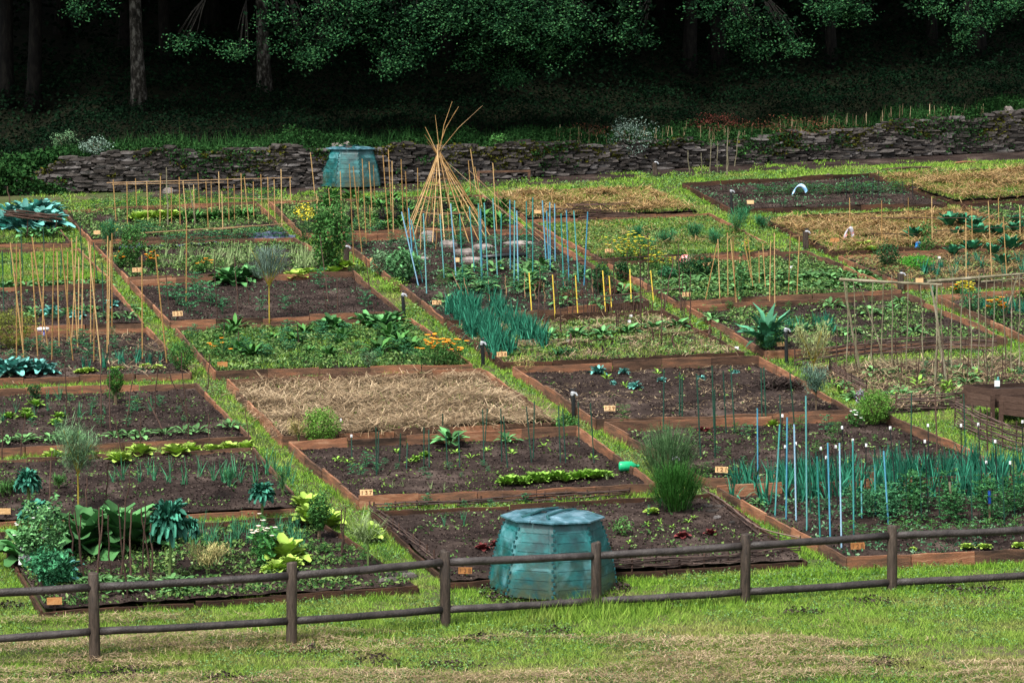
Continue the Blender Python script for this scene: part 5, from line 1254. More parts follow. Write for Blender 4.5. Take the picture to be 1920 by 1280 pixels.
bush(1128, 550, 52, 56, l_deep, 'dark dense bush behind the yellow stakes', leaf=.05, n=1500); bush(1165, 530, 30, 40, l_deep, 'narrow dark shrub left of the path by the yellow stakes', leaf=.05, n=700)
for i, (x, y, w2) in enumerate([(1072, 562, 46), (1145, 556, 30), (1135, 575, 24), (1010, 545, 20)]): bush(x, y, w2, 20, l_heath, '%s of the rusty brown dried plants by the yellow stakes' % nth(i, 4), 'dry plant', 'dry_plant', .05, 300, asp=.2, group='rusty dried plants')
def rock(px, py, wp, hp, label, m=m_rock, name='stone_slab', flat=.5, group=None):
    b = at(px, py); s = scale_at(b); W, Hh = wp/s, hp/s; mb = MB(); k = 10; a = np.linspace(0, 6.28, k, endpoint=False); rr = R.uniform(.8, 1.1, k)
    V = []
    for z, f in ((-.03, .95), (Hh*.35*flat*2, 1.0), (Hh*.7*flat*2, .85), (Hh*.85*flat*2, .45)): V += [[math.cos(t)*r*f*W/2+R.uniform(-.01, .01), math.sin(t)*r*f*W*.32, z+R.uniform(-.012, .012)] for t, r in zip(a, rr)]
    F = [[i*k+j, i*k+(j+1) % k, (i+1)*k+(j+1) % k, (i+1)*k+j] for i in range(3) for j in range(k)]; mb.add(V, F); mb.f.append((np.array([[3*k+j for j in range(k)]]), 0))
    return tag(mb.build(name, m, None, False, b), label, 'stone', group)
for a in [(803, 452, 36, 22, 'upright rounded pale slab under the wigwam'), (842, 462, 42, 14, 'flat slab behind the speckled grey one'), (872, 476, 44, 12, 'speckled grey slab, middle of the slab group'), (905, 466, 38, 10, 'rounded flat slab right in the slab group'),
          (884, 490, 48, 10, 'lowest broad pinkish slab of the group'), (972, 458, 66, 7, 'long white slab right of the slab group'), (790, 486, 30, 6, 'thin flat slab left of the slab group'), (1001, 608, 20, 18, 'square grey block at the end of the leeks')]: rock(*a)
b = at(905, 488); c = at(985, 482); o = MB(); tube(o, [(0, 0, .06), (c-b)*.5+Vector((0, 0, .07)), (c-b)+Vector((0, 0, .05))], .05, 8); tag(o.build('pipe', m_black, None, True, b), 'black pipe lying across the soil beside the pale slabs', 'pipe')
# leek patch (two blocks)
n = 0
for (a, b_, c, d) in [((828, 590), (872, 572), (968, 668), (928, 672)), ((905, 590), (940, 580), (1028, 655), (985, 648))]:
    for i in range(92 if n == 0 else 44):
        u, v = R.rand(), R.rand(); x = (a[0]*(1-u)+b_[0]*u)*(1-v)+(d[0]*(1-u)+c[0]*u)*v; y = (a[1]*(1-u)+b_[1]*u)*(1-v)+(d[1]*(1-u)+c[1]*u)*v
        put('leek', x, y, R.uniform(38, 52), 'leek', 'leek of the dense blue green patch beside the middle path', 'vegetable', 'dense leek patch by the middle path', .9)
    n += 1
bush(984, 690, 40, 38, l_dry, 'dry straw coloured tuft hanging over the corner of the bare bed', 'grass tuft', 'dry_tuft', .05, 500, asp=.15)
for i, (x, y) in enumerate([(1082, 632), (1130, 632), (1178, 628), (1225, 622), (1270, 618), (1030, 636)]): put('squash', x, y, 20, 'squash_plant', '%s of the squash plants behind the inner dark board' % nth(i, 6), 'vegetable', 'squash plants behind the inner board', 1.3)
for x, y in [(1060, 668), (1045, 672)]: put('darkleaf', x, y, 18, 'leafy_plant', 'dark leafy plant at the far edge of the bare bed', 'vegetable', 'dark leafy plants', 1.4)
rock(1065, 643, 8, 8, 'small white pebble at the left end of the inner board', m_white, 'pebble'); rock(1381, 657, 12, 8, 'white stone at the right corner of the leek bed', m_white, 'pebble')
root = empty('inner_board', at(1200, 645)); tag(root, 'low dark board with short posts inside the leek bed', 'board')
edge_planks(root, np.array(at(1055, 650)[:2]), np.array(at(1335, 631)[:2]), 0, .20, m_plankd, 1.0)
for x, y in [(1069, 652), (1223, 643), (1330, 640), (1351, 648), (1262, 655)]: bb = at(x, y); stick('post', bb, bb+Vector((0, 0, .27)), .024, m_stick, root, rough=True)
root = empty('stake_fence', at(1165, 592)); tag(root, 'low fence of short dark stakes behind the squash plants', 'fence')
for i in range(34): x = 1108+i*3.5+R.uniform(-1, 1); bb = at(x, 594-(x-1108)*.05); stick('stake', bb, bb+Vector((R.uniform(-.01, .01), 0, R.uniform(.16, .24))), .011, m_stick, root)
for i, (x, y) in enumerate([(1183, 600), (1180, 610), (1484, 508), (1761, 490)]):
    bb = at(x, y); root = empty('plant_label', bb); tag(root, ['upper of two white plant labels behind the squash', 'lower of two white plant labels behind the squash', 'white label right of the far canes', 'white label among the far leeks'][i], 'label')
    mb = MB(); box(mb, (0, 0, .08), (.06, .006, .05)); mb.build('tag', m_white, root); stick('pin', bb, bb+Vector((0, .006, .08)), .004, m_white, root)
# limp seedlings in C4
for i, (x, y, h) in enumerate([(1122, 702, 24), (1137, 712, 22), (1150, 722, 12), (1172, 726, 18), (1190, 728, 20), (1233, 702, 18), (1170, 700, 16), (1275, 712, 16), (1315, 712, 12), (1370, 698, 12), (1380, 700, 10), (1405, 694, 10), (1240, 715, 12), (1185, 738, 8)]):
    put('seedling' if i % 2 else 'bluecab', x, y, h*.7, 'cabbage_seedling', '%s of the limp seedlings in the bare brown bed' % nth(i, 14), 'vegetable', 'limp seedlings in the bare bed', .8)
mb = MB(); p = at(1465, 725); n = 900; q = R.normal(size=(n, 2))*[.32, .22]; x = p.x+q[:, 0]; y = p.y+q[:, 1]; d = np.hypot(q[:, 0]/.32, q[:, 1]/.22)
strips(mb, np.c_[x, y, H(x, y)+np.clip(.22-.09*d, 0, 1)*R.rand(n)], R.uniform(0, 6.28, n), .14, .02, R.uniform(-.3, .5, n), .5, 2, [1, 1, .4]); tag(mb.build('leaf_litter', m_clod), 'heap of brown rotting plant matter in the corner of the bare bed', 'compost heap', kind='stuff')
# D2, D3, D4
for i, (x, y, w2, h2) in enumerate([(1302, 452, 44, 34), (1380, 440, 50, 44), (1252, 460, 40, 24), (1345, 462, 50, 30), (1390, 420, 34, 30), (1430, 430, 40, 26), (1190, 452, 30, 26), (1215, 470, 44, 22)]): feather(x, y, w2, h2, l_dill, '%s of the feathery dill clumps in the weedy centre right bed' % nth(i, 8), name='dill', n=800, trunk=.1, L=.12, wd=.006, group='dill clumps')
bush(1391, 412, 30, 36, l_deep, 'round dark green bush by the far orange sign', leaf=.035, n=1000)
mb = MB(); root = empty('brushwood_heap', at(1130, 415)); tag(root, 'heap of dark pruned branches lying on the grass', 'brushwood')
for i in range(46):
    c = at(R.uniform(1075, 1165), R.uniform(402, 418)); a = R.normal(0, .12)+(.0 if R.rand() < .8 else .5); L = R.uniform(.5, 1.5); d = Vector((math.cos(a), math.sin(a)*.3, R.uniform(-.03, .09)))*L/2; z = Vector((0, 0, R.uniform(.03, .2))); stick('branch', c-d+z, c+d+z, R.uniform(.010, .018), m_stick, root, rough=True)
mb = MB(); A, B = up(at(1058, 410), 1058, 402), up(at(1150, 404), 1150, 398); tube(mb, [(A.lerp(B, t)+Vector((0, 0, .28*math.sin(t*3.14))))-root.location for t in np.linspace(0, 1, 9)], .013, 6); mb.build('branch', m_stick, root)
bush(1190, 500, 92, 62, l_green, 'big clump of small yellow daisies left of the red ball', 'flowers', 'yellow_daisies', .045, 1500, m_stem, fl=(f_ye, 110, .04, .35)); bush(1240, 508, 60, 34, l_green, 'lower yellow daisies trailing right towards the red ball', 'flowers', 'yellow_daisies', .04, 700, m_stem, fl=(f_ye, 45, .035, .4))
bush(1400, 490, 26, 44, l_dill, 'yellow flowering stems behind the thin canes', 'flowers', 'yellow_flowers', .03, 400, m_stem, fl=(f_ye, 20, .035, .4))
for x, y, w2, h2, lb in [(1290, 522, 54, 46, 'dark green glossy bush right below the red ball'), (1325, 520, 46, 42, 'dark bush with narrow leaves right of the red ball'), (1252, 524, 36, 24, 'low blue green herb under the yellow daisies')]: bush(x, y, w2, h2, l_deep if w2 > 40 else l_teal, lb, leaf=.055, n=900)
b = at(1285, 500); t = up(b, 1285, 487); mb = MB(); k = 9; P = []; rr = []
for i in range(k): a = math.pi*i/(k-1); P.append((0, 0, -math.cos(a)*.11)); rr.append(max(.004, math.sin(a)*.13))
tube(mb, P, rr, 14); tag(mb.build('ball', M('ball_red_pink', [(.6, .04, .03), (.75, .28, .28), (.8, .5, .48)], 6, 0, .4), None, True, t), 'round red and pink ball resting in the dark bush', 'ball')
for i in range(34): put('garlic', R.uniform(1195, 1345), R.uniform(480, 503), R.uniform(14, 22), 'garlic_plant', 'drooping pale garlic behind the yellow daisies', 'vegetable', 'garlic behind the yellow daisies')
for r_, (y0, y1) in enumerate([(536, 522), (551, 536), (528, 514)]):
    for i in range(26):
        x = 1245+i*15.5+r_*12; put('potato' if i % 2 else 'squashp', x, y0+(y1-y0)*i/26., R.uniform(11, 15), 'bean_plant', 'bean plant in the leafy rows of the right centre bed', 'vegetable', 'bean rows of the right centre bed', 1.7, 3)
for i in range(44): put('potato' if i % 4 else 'squashp', R.uniform(1330, 1860)+0, R.uniform(568, 640), R.uniform(10, 18), 'potato_plant', 'scattered potato plant in the brown bed behind the pole trellis', 'vegetable', 'potato plants behind the pole trellis', 1.5)
for i in range(16): put('leek', R.uniform(1478, 1572), R.uniform(612, 628), R.uniform(22, 34), 'onion_plant', 'blue green onion right of the artichoke', 'vegetable', 'onions right of the artichoke', .9)
bush(1388, 565, 16, 110, l_cab, 'climbing bean wound up a cane left of the artichoke', 'vegetable', 'climbing_bean', .075, 260, m_stem, lump=.4)
# artichoke with arching silver leaves
b = at(1440, 655); s = scale_at(b); root = empty('artichoke', b); tag(root, 'big artichoke with arching jagged silver green leaves', 'vegetable'); mb = MB(); n = 34
strips(mb, np.c_[R.normal(0, .06, n), R.normal(0, .06, n), np.full(n, .05)], R.uniform(0, 6.28, n), R.uniform(.5, .95, n), .16, R.uniform(.7, 1.5, n), R.uniform(.6, 1.5, n), 7, [.3, .7, 1, 1, .9, .7, .4, .1], .2, None, .7); mb.build('leaves', leafmat('leaf_artichoke', (.04, .15, .08), k=(.4, 1, 2.4)), root)
mb = MB(); cards(mb, ell(500, .7, .45), .05, .4, .5); mb.build('foliage', l_green, root)
feather(1525, 705, 84, 95, leafmat('leaf_faded', (.22, .24, .10), k=(.4, 1, 1.7)), 'withered pale fennel bush with yellow stem beside the tap post', n=1500, trunk=.25, stem=m_stemy, L=.12, wd=.006)
feather(1530, 768, 62, 78, leafmat('leaf_blue_grey', (.07, .13, .09), k=(.4, 1, 1.9)), 'fine blue grey bush on a thin stem at the corner of the bare bed', name='wormwood', cat='shrub', n=1700, trunk=.38, stem=m_stemb, L=.09, wd=.007)
# C5
bush(1640, 795, 72, 66, leafmat('leaf_mint', (.07, .17, .022), k=(.4, 1, 1.9)), 'round dense yellow green bush on the board left of the planters', 'shrub', 'mint_bush', .032, 4200, lump=.1, low=.8)
bush(1604, 800, 34, 32, l_green, 'leafy plant with white and yellow flowers left of the round bush', 'flowers', 'flower_clump', .05, 350, m_stem, fl=(f_wh, 8, .03, .5)); bush(1612, 760, 22, 30, leafmat('leaf_lilac', (.25, .2, .3), k=(.5, 1, 1.5)), 'lilac grey flower spikes behind the round bush', 'flowers', 'lilac_flowers', .04, 120)
put('potato', 1168, 803, 30, 'potato_plant', 'bright leafy plant at the left corner of the stake bed', 'vegetable', None, 1.1); put('lettuce', 1448, 800, 14, 'lettuce', 'pale lettuce left of the lone tan stake', 'vegetable', None, 1.5); put('lettuce', 1331, 799, 14, 'lettuce', 'small pale lettuce behind the lavender', 'vegetable', None, 1.3)
for i, (x, y, h) in enumerate([(1400, 818, 24), (1380, 812, 20), (1365, 855, 18), (1345, 850, 14), (1420, 850, 16), (1500, 808, 30), (1550, 810, 34), (1560, 830, 30), (1570, 812, 22), (1470, 830, 24), (1620, 835, 16), (1640, 828, 14), (1250, 812, 16), (1325, 885, 20), (1295, 815, 16), (1395, 870, 16), (1455, 835, 20), (1530, 850, 24)]):
    put('potato' if i % 3 else 'tomato', x, y, h, 'tomato_plant', '%s of the leafy young plants between lavender and round bush' % nth(i, 18), 'vegetable', 'young plants between lavender and round bush', 1.2)
for i in range(6): put('lettucer', 1285+R.uniform(0, 60), 800+R.uniform(0, 12), 6, 'lettuce', 'small dark red lettuce behind the lavender', 'vegetable', 'dark red lettuces', 1.2)
spiky(1252, 905, 105, 112, l_lav, 'large lavender bush with grey green spikes behind the rosemary', 'shrub', 'lavender_bush', 900, .4, .013)
spiky(1268, 957, 98, 100, l_rose, 'big upright bright green rosemary bush right of the green bottle', 'shrub', 'rosemary_bush', 1500, .26, .015)
b = at(1160, 884); root = empty('green_bottle', b); tag(root, 'bright green plastic bottle lying on the soil beside the lavender', 'bottle')
mb = MB(); tube(mb, [(0, 0, .085), (.012, 0, .085), (.03, 0, .085), (.20, .03, .085), (.24, .035, .085), (.29, .04, .085)], [.05, .072, .078, .078, .05, .022], 16); mb.build('body', M('green_plastic', [(.0, .28, .10), (.02, .42, .18)], 5, 0, .25, .5), root, True); mb = MB(); tube(mb, [(.29, .04, .085), (.325, .043, .085)], .026, 10); mb.build('cap', M('green_cap', [(.0, .2, .06), (.0, .25, .08)], 5, 0, .3, .5), root, True)
# B6
bush(602, 838, 76, 76, leafmat('leaf_oregano', (.10, .22, .03), k=(.4, 1, 1.8)), 'rounded bright green oregano bush at the corner of the straw bed', 'shrub', 'oregano_bush', .035, 3800, lump=.15); feather(560, 828, 40, 60, l_dry, 'dry pale stalks leaning on the left of the oregano bush', n=350, trunk=.4, L=.12, wd=.006, name='dry_stalks', cat='dry plant'); bush(1062, 812, 46, 38, l_green, 'leafy green clump on the board by the black tap post', leaf=.05, n=700)
put('squash', 845, 836, 30, 'squash_plant', 'squash plant with a yellow flower, against the board', 'vegetable', None, 1.1); put('squash', 950, 830, 18, 'squash_plant', 'small squash right of the flowering one', 'vegetable', None, 1.2)
for i, (x, y, h) in enumerate([(662, 890, 22), (688, 876, 30), (708, 888, 20), (680, 892, 24), (722, 872, 14), (745, 880, 12), (795, 890, 16), (842, 880, 14), (905, 875, 14), (915, 885, 12), (805, 898, 12), (865, 895, 10)]): put('tomato', x, y, h, 'tomato_plant', '%s of the young tomatoes by the thin green stakes' % nth(i, 12), 'vegetable', 'young tomatoes by the thin green stakes', 1.3)
for i, (x, y) in enumerate([(632, 864), (651, 868), (743, 850), (780, 864), (797, 857), (855, 850), (882, 860), (912, 847), (960, 852), (1020, 838), (1110, 862), (770, 868)]): put('seedling' if i not in (3, 4) else 'lettuceg', x, y, 12, 'seedling', '%s of the sparse seedlings in the dark soil behind the lettuce row' % nth(i, 12), 'vegetable', 'sparse seedlings', 1.1)
for i in range(19): x = 945+i*10.5; put('lettuceg', x, 909-i*.75+R.uniform(-2, 3), R.uniform(13, 20), 'lettuce', '%s in the lettuce row left of the green bottle' % nth(i, 19), 'vegetable', 'lettuce row left of the green bottle', 1.25)
for i, (x, y) in enumerate([(808, 916), (833, 918), (755, 912), (735, 914), (1138, 900)]): put('garlic', x, y, 16, 'garlic_plant', '%s of the drooping pale garlics along the rod edge' % nth(i, 5), 'vegetable', 'drooping garlics at the rod edge', 1.4)
for i, (x, y, h) in enumerate([(728, 945, 20), (800, 952, 28), (870, 938, 18), (920, 935, 16), (985, 945, 22), (1035, 930, 12), (1105, 935, 14)]): put('tomato', x, y, h, 'tomato_plant', '%s of the small tomatoes in front of the rod edge' % nth(i, 7), 'vegetable', 'small tomatoes in front of the rod edge', 1.1)
for i, (x, y, h) in enumerate([(833, 985, 30), (870, 985, 28), (866, 975, 20), (1215, 965, 22), (1238, 950, 26)]): put('onion', x, y, h, 'onion_plant', '%s of the few upright onions in the compost bin bed' % nth(i, 5), 'vegetable', 'few onions in the compost bin bed', .7)
bush(1166, 1003, 40, 34, leafmat('leaf_celery', (.08, .2, .05), k=(.4, 1, 1.8)), 'small round bright herb right of the bin lid', 'herb', 'celery', .045, 260); put('lettuce', 1222, 963, 12, 'lettuce', 'tiny yellow lettuce left of the rosemary foot', 'vegetable', None, 1.4)
for i, (x, y) in enumerate([(1213, 985), (1237, 980), (1290, 980), (1300, 972), (1260, 990), (1180, 1018)]): put('seedling', x, y, 9, 'seedling', '%s of the tiny seedlings under the rosemary' % nth(i, 6), 'vegetable', 'tiny seedlings under the rosemary', 1)
for i, (x, y) in enumerate([(1280, 1008), (1333, 1003), (930, 1025), (905, 1030)]): put('lettucer', x, y, 12, 'lettuce', '%s of the dark red lettuces in the bin bed' % nth(i, 4), 'vegetable', 'red lettuces in the bin bed', 1.2)
for i, (x, y, w2) in enumerate([(1335, 958, 26), (1350, 950, 22), (1326, 949, 24), (1372, 980, 14), (1345, 970, 16), (1395, 978, 10)]): rock(x, y, w2, 4, '%s of the flat grey slates right of the rosemary' % nth(i, 6), m_stone, 'slate', group='slates by the rosemary')
for i, (x, y) in enumerate([(722, 1090), (740, 1088), (752, 1084), (764, 1080), (735, 1080), (755, 1076), (772, 1084)]): rock(x, y, 30, 8, '%s of the broken slates heaped on the near left board end' % nth(i, 7), m_stone, 'slate', group='slates on the board end')
# C6
for i in range(118):
    u = R.rand(); x = 1368+560*R.rand(); y = 905+R.uniform(-4, 42)-(x-1370)*.035; put('leek', x, y, R.uniform(50, 74), 'leek', 'leek of the long row behind the blue stakes, lower right', 'vegetable', 'long leek row at the lower right', .75)
for i in range(34): x = R.uniform(1590, 1920); y = R.uniform(948, 985)-(x-1590)*.02; put('potatod' if x > 1700 else 'tomato', x, y, R.uniform(50, 72) if x > 1700 else R.uniform(40, 54), 'tomato_plant', 'bushy tomato plant between the stakes at the lower right', 'vegetable', 'bushy tomatoes at the lower right', 1)
for i, x in enumerate(range(1590, 1925, 26)): put('potato', x, 1008+R.uniform(-8, 8), R.uniform(26, 38), 'potato_plant', 'leafy plant in the front row behind the right fence rail', 'vegetable', 'front row plants at the lower right', 1.2)
for i, (x, y) in enumerate([(1712, 1032), (1813, 1029), (1847, 1029), (1910, 1027)]): put('lettuce', x, y, 11 if i else 7, 'lettuce', '%s of four pale lettuces on the near right board' % nth(i, 4), 'vegetable', 'pale lettuces on the near right board', 1.5)
put('squashp', 1420, 945, 12, 'squash_plant', 'flat pale leafed plant before the left end of the leek row', 'vegetable', None, 1.4); put('tomato', 1548, 955, 22, 'tomato_plant', 'single small tomato between the blue stakes', 'vegetable')
for (a, b2, m, lb) in [((1779, 893), (1789, 976), m_white, 'pale wooden tool handle standing in the near right bed'), ((1855, 921), (1856, 980), m_bamboo, 'tool handle with blue grip standing in the near right bed')]:
    bb = at(*b2); t = up(bb, *a); root = empty('tool_handle', bb); tag(root, lb, 'tool'); stick('shaft', bb, t, .018, m_pole if m == m_white else m_stemb, root); stick('grip', bb.lerp(t, .62 if m != m_white else .9), t+Vector((0, 0, .012)), .024, M('grip_blue' if m != m_white else 'grip_dark', [(.01, .04, .2), (.02, .08, .35)] if m != m_white else [(.01, .01, .01), (.02, .02, .02)], 4, 0, .4), root)
# A6 / A5 / A4 / A3
for i, (x, y, h) in enumerate([(225, 868, 22), (262, 857, 26), (330, 856, 24), (358, 850, 20), (401, 850, 18), (430, 846, 18), (462, 845, 18), (102, 862, 20), (140, 864, 16), (178, 862, 16)]): put('lettuce', x, y, h, 'lettuce', '%s of the yellow lettuces along the far board, lower left' % nth(i, 10), 'vegetable', 'yellow lettuces of the lower left bed', 1.25)
for i, (x, y, h) in enumerate([(212, 905, 34), (230, 900, 40), (262, 903, 42), (290, 900, 40), (316, 905, 52), (345, 908, 56), (376, 893, 44), (278, 890, 36), (400, 900, 40), (418, 905, 46), (440, 895, 48), (452, 905, 44), (478, 905, 56), (500, 890, 54), (515, 885, 44), (430, 912, 40), (540, 895, 46), (548, 910, 36)]): put('onion', x, y, h, 'onion_plant', '%s in the upright onion row, lower left' % nth(i, 18), 'vegetable', 'upright onion row at the lower left', 1)
feather(147, 958, 110, 165, l_grey, 'wispy grey green asparagus with yellow mossy stem, lower left', 'vegetable', 'asparagus', n=2600, trunk=.42, stem=m_stemy, L=.14, wd=.0055)
feather(430, 910, 34, 30, l_dill, 'small bright dill clump under the onion row', name='dill', n=500, trunk=.1, L=.1); feather(530, 930, 30, 60, l_dill, 'dill at the right end of the onion row', name='dill', n=500, trunk=.1, L=.1)
for i, (x, y) in enumerate([(20, 925), (45, 922), (5, 930), (110, 915)]): feather(x, y, 30, 22, l_green, '%s of the carrot tops beside the dark kale' % nth(i, 4), 'vegetable', 'carrot_plant', n=400, trunk=.1, L=.08, wd=.007, group='carrot tops')
standing_kale(52, 962, 92, 'tall dark kale with curled crown at the left edge', 62); standing_kale(70, 1010, 80, 'broad kale below the curled one at the left edge', 90); standing_kale(490, 962, 82, 'grey green kale on a pale stalk at the end of the onions', 62)
standing_kale(318, 1085, 168, 'very tall kale on a long yellow stalk, near left bed', 92); standing_kale(360, 1040, 80, 'small dark kale right of the very tall one', 36)
for i, (x, y, h) in enumerate([(160, 1032, 72), (180, 1022, 66), (236, 1028, 76), (212, 1018, 66), (48, 1052, 56), (262, 1022, 58)]): put('cabbage', x, y, h, 'cabbage', '%s of the huge cabbages in the near left bed' % nth(i, 6), 'vegetable', 'huge cabbages of the near left bed', .95)
bush(78, 1062, 96, 128, leafmat('leaf_pea', (.08, .2, .07), k=(.4, 1, 1.9)), 'tall pea clump with white flowers climbing sticks, left edge', 'vegetable', 'pea_plants', .07, 1900, m_stem, lump=.35, fl=(f_wh, 16, .028, .45))
bush(100, 1098, 92, 70, leafmat('leaf_cress', (.03, .14, .06), k=(.4, 1, 2.2)), 'dense blue green leafy clump behind the left fence rail', 'vegetable', 'leafy_clump', .07, 1500, m_stem, lump=.2)
put('bluecab', 113, 1088, 40, 'cabbage', 'single silvery blue leafed plant in front of the peas', 'vegetable', None, .8)
for i in range(64): put('onion', R.uniform(355, 570), R.uniform(985, 1022)+6, R.uniform(26, 38), 'onion_plant', 'small onion in the thick rows of the near left bed', 'vegetable', 'small onions of the near left bed', .8)
bush(495, 1060, 52, 82, leafmat('leaf_tobacco', (.06, .2, .05), k=(.4, 1, 1.8)), 'upright plant with big leaves and pinkish white flower top', 'flowers', 'flowering_plant', .11, 240, m_stem, fl=(M('petal_cream', [(.6, .5, .38), (.8, .72, .6)], 5, .8, .6), 26, .04, .75))
for i, (x, y, h) in enumerate([(532, 1055, 46), (585, 985, 40), (612, 990, 36), (575, 960, 34), (520, 1072, 22), (545, 1066, 24), (690, 1015, 34), (572, 1052, 14), (503, 1075, 14)]): put('lettuce', x, y, h, 'lettuce', '%s of the bolted yellow lettuces in the near left bed' % nth(i, 9), 'vegetable', 'bolted yellow lettuces', .9 if h > 30 else 1.4)
bush(598, 1010, 48, 84, l_green, 'upright round topped green shrub by the first path', 'shrub', 'shrub', .045, 1500, trunk=.2)
feather(388, 1078, 84, 62, leafmat('leaf_bolted', (.34, .30, .12), k=(.4, 1, 1.5)), 'dried golden dill lying over, near left bed', name='dry_dill', cat='dry plant', n=1300, trunk=.25, L=.07, wd=.007); feather(690, 1065, 60, 92, l_garlic, 'pale upright dry stalks by the first path', name='dry_stalks', cat='dry plant', n=260, trunk=.5, L=.25, wd=.006)
for i in range(26): put('potato', R.uniform(440, 740), R.uniform(1030, 1070), R.uniform(12, 22), 'potato_plant', 'low leafy plant at the right end of the near left bed', 'vegetable', 'low plants of the near left bed', 1.4)
for i in range(22): put('squashp', R.uniform(150, 400), R.uniform(1092, 1112), R.uniform(12, 20), 'squash_plant', 'creeping squash along the near left board', 'vegetable', 'creeping squash of the near left board', 1.4)
bush(217, 758, 34, 68, l_rose, 'small dark upright conifer on a bare stem, left soil bed', 'tree', 'conifer', .035, 1500, trunk=.28, lump=.1); bush(215, 752, 40, 30, l_green, 'low shrub at the foot of the little conifer', leaf=.035, n=350)
bush(65, 748, 28, 28, l_deep, 'small dark shrub in the left soil bed', leaf=.04, n=400)
for i, (x, y, h) in enumerate([(89, 748, 30), (90, 770, 26), (112, 750, 34), (148, 782, 32), (170, 778, 26), (65, 782, 26), (198, 776, 26), (283, 770, 30), (258, 772, 24), (30, 775, 26), (122, 782, 22), (5, 790, 30)]): put('onion', x, y, h, 'onion_plant', '%s of the scattered onions in the soil bed of the little conifer' % nth(i, 12), 'vegetable', 'scattered onions around the little conifer', .9)
for i, (x, y, h) in enumerate([(67, 762, 14), (48, 776, 12), (50, 785, 14), (16, 784, 12), (110, 784, 12), (104, 796, 12)]): put('lettuceg', x, y, h, 'lettuce', '%s of the small lettuces at the left edge soil bed' % nth(i, 6), 'vegetable', 'small lettuces in the left soil bed', 1.3)
for i, (x, y, h) in enumerate([(255, 770, 30), (245, 778, 26), (240, 800, 22), (175, 765, 22), (335, 775, 14), (345, 790, 12), (105, 804, 18), (188, 800, 22), (130, 755, 20), (300, 765, 24), (60, 800, 18)]): put('tomato', x, y, h, 'tomato_plant', '%s of the small tomato plants near the little conifer' % nth(i, 11), 'vegetable', 'small tomatoes near the little conifer', 1.1)
for i, (x, y) in enumerate([(15, 830), (45, 828), (95, 827), (120, 826), (145, 824), (215, 820), (240, 820), (265, 819), (310, 815), (345, 813), (370, 812), (432, 803), (445, 808)]): put('squashp', x, y, 15, 'squash_plant', '%s of the squash seedlings along the near board of the conifer bed' % nth(i, 13), 'vegetable', 'squash along the board of the conifer bed', 1.4)
for i, (x, y, h) in enumerate([(12, 702, 32), (28, 701, 30), (45, 700, 26), (75, 700, 26), (92, 700, 18), (0, 700, 28)]): put('bluecab', x, y, h, 'cabbage', '%s of the blue green cabbages on the board, left edge' % nth(i, 6), 'vegetable', 'blue green cabbages on the left board', 1)
for i, (x, y, h) in enumerate([(150, 700, 9), (160, 699, 10), (170, 698, 9), (272, 691, 10), (296, 692, 9), (210, 694, 7), (225, 693, 7)]): put('lettuce', x, y, h, 'lettuce', '%s of the lettuces behind the board, left of the clipped box' % nth(i, 7), 'vegetable', 'lettuces behind the left board', 1.7)
bush(340, 695, 56, 56, l_green, 'clipped round box bush at the end of the left cane bed', 'shrub', 'box_bush', .035, 2200, lump=.1); bush(22, 652, 104, 74, l_box, 'yellowish box bush at the left edge beside the bucket', 'shrub', 'box_bush', .035, 3600, lump=.15)
for i, (x, y, h) in enumerate([(157, 690, 26), (167, 692, 24), (195, 690, 38), (225, 682, 30), (232, 684, 26), (255, 680, 32), (262, 676, 30), (275, 684, 22), (283, 682, 24), (300, 680, 22), (218, 672, 16), (57, 695, 24)]): put('leek', x, y, h, 'leek', '%s of the slim leeks left of the clipped box' % nth(i, 12), 'vegetable', 'slim leeks left of the clipped box', .7)
for i, (x, y, h) in enumerate([(50, 660, 26), (72, 655, 26), (100, 668, 28), (135, 660, 28), (155, 650, 34), (165, 672, 30), (88, 672, 22), (110, 672, 20), (215, 655, 26), (210, 630, 18), (130, 675, 20), (45, 680, 18), (20, 675, 20), (145, 640, 20)]): put('tomato', x, y, h, 'tomato_plant', '%s of the tomato plants at the feet of the left canes' % nth(i, 14), 'vegetable', 'tomatoes at the left canes', 1.1)
for i, x in enumerate((5, 20, 50, 80, 96, 108, 122, 135, 152, 162, 178, 190)): put('squashp', x, 545-i*.5, R.uniform(13, 18), 'squash_plant', '%s in the squash row behind the left canes' % nth(i, 12), 'vegetable', 'squash row behind the left canes', 1.4)
for i in range(22): put('squashp' if i % 2 else 'tomato', R.uniform(45, 250), R.uniform(578, 600), R.uniform(9, 15), 'seedling', 'small seedling along the near board behind the left canes', 'vegetable', 'seedlings behind the left canes', 1.4)
for x, y in [(92, 590), (145, 596), (210, 575), (98, 585)]: put('bluecab', x, y, 14, 'cabbage', 'young blue cabbage in the soil bed behind the left canes', 'vegetable', 'young blue cabbages', 1)
# bucket
b = at(81, 634); s = scale_at(b); root = empty('bucket', b); tag(root, 'white bucket with a dark blue print beside the box bush', 'bucket'); mb = MB(); tube(mb, [(0, 0, 0), (0, 0, .16)], [.085, .10], 18); mb.build('body', M('bucket_print', [(.02, .02, .12), (.12, .12, .35), (.7, .7, .75)], 8, 0, .4), root, True)
mb = MB(); tube(mb, [(0, 0, .155), (0, 0, .165), (0, 0, .20), (0, 0, .205)], [.10, .115, .118, .09], 18); mb.build('rim', m_white, root, True)
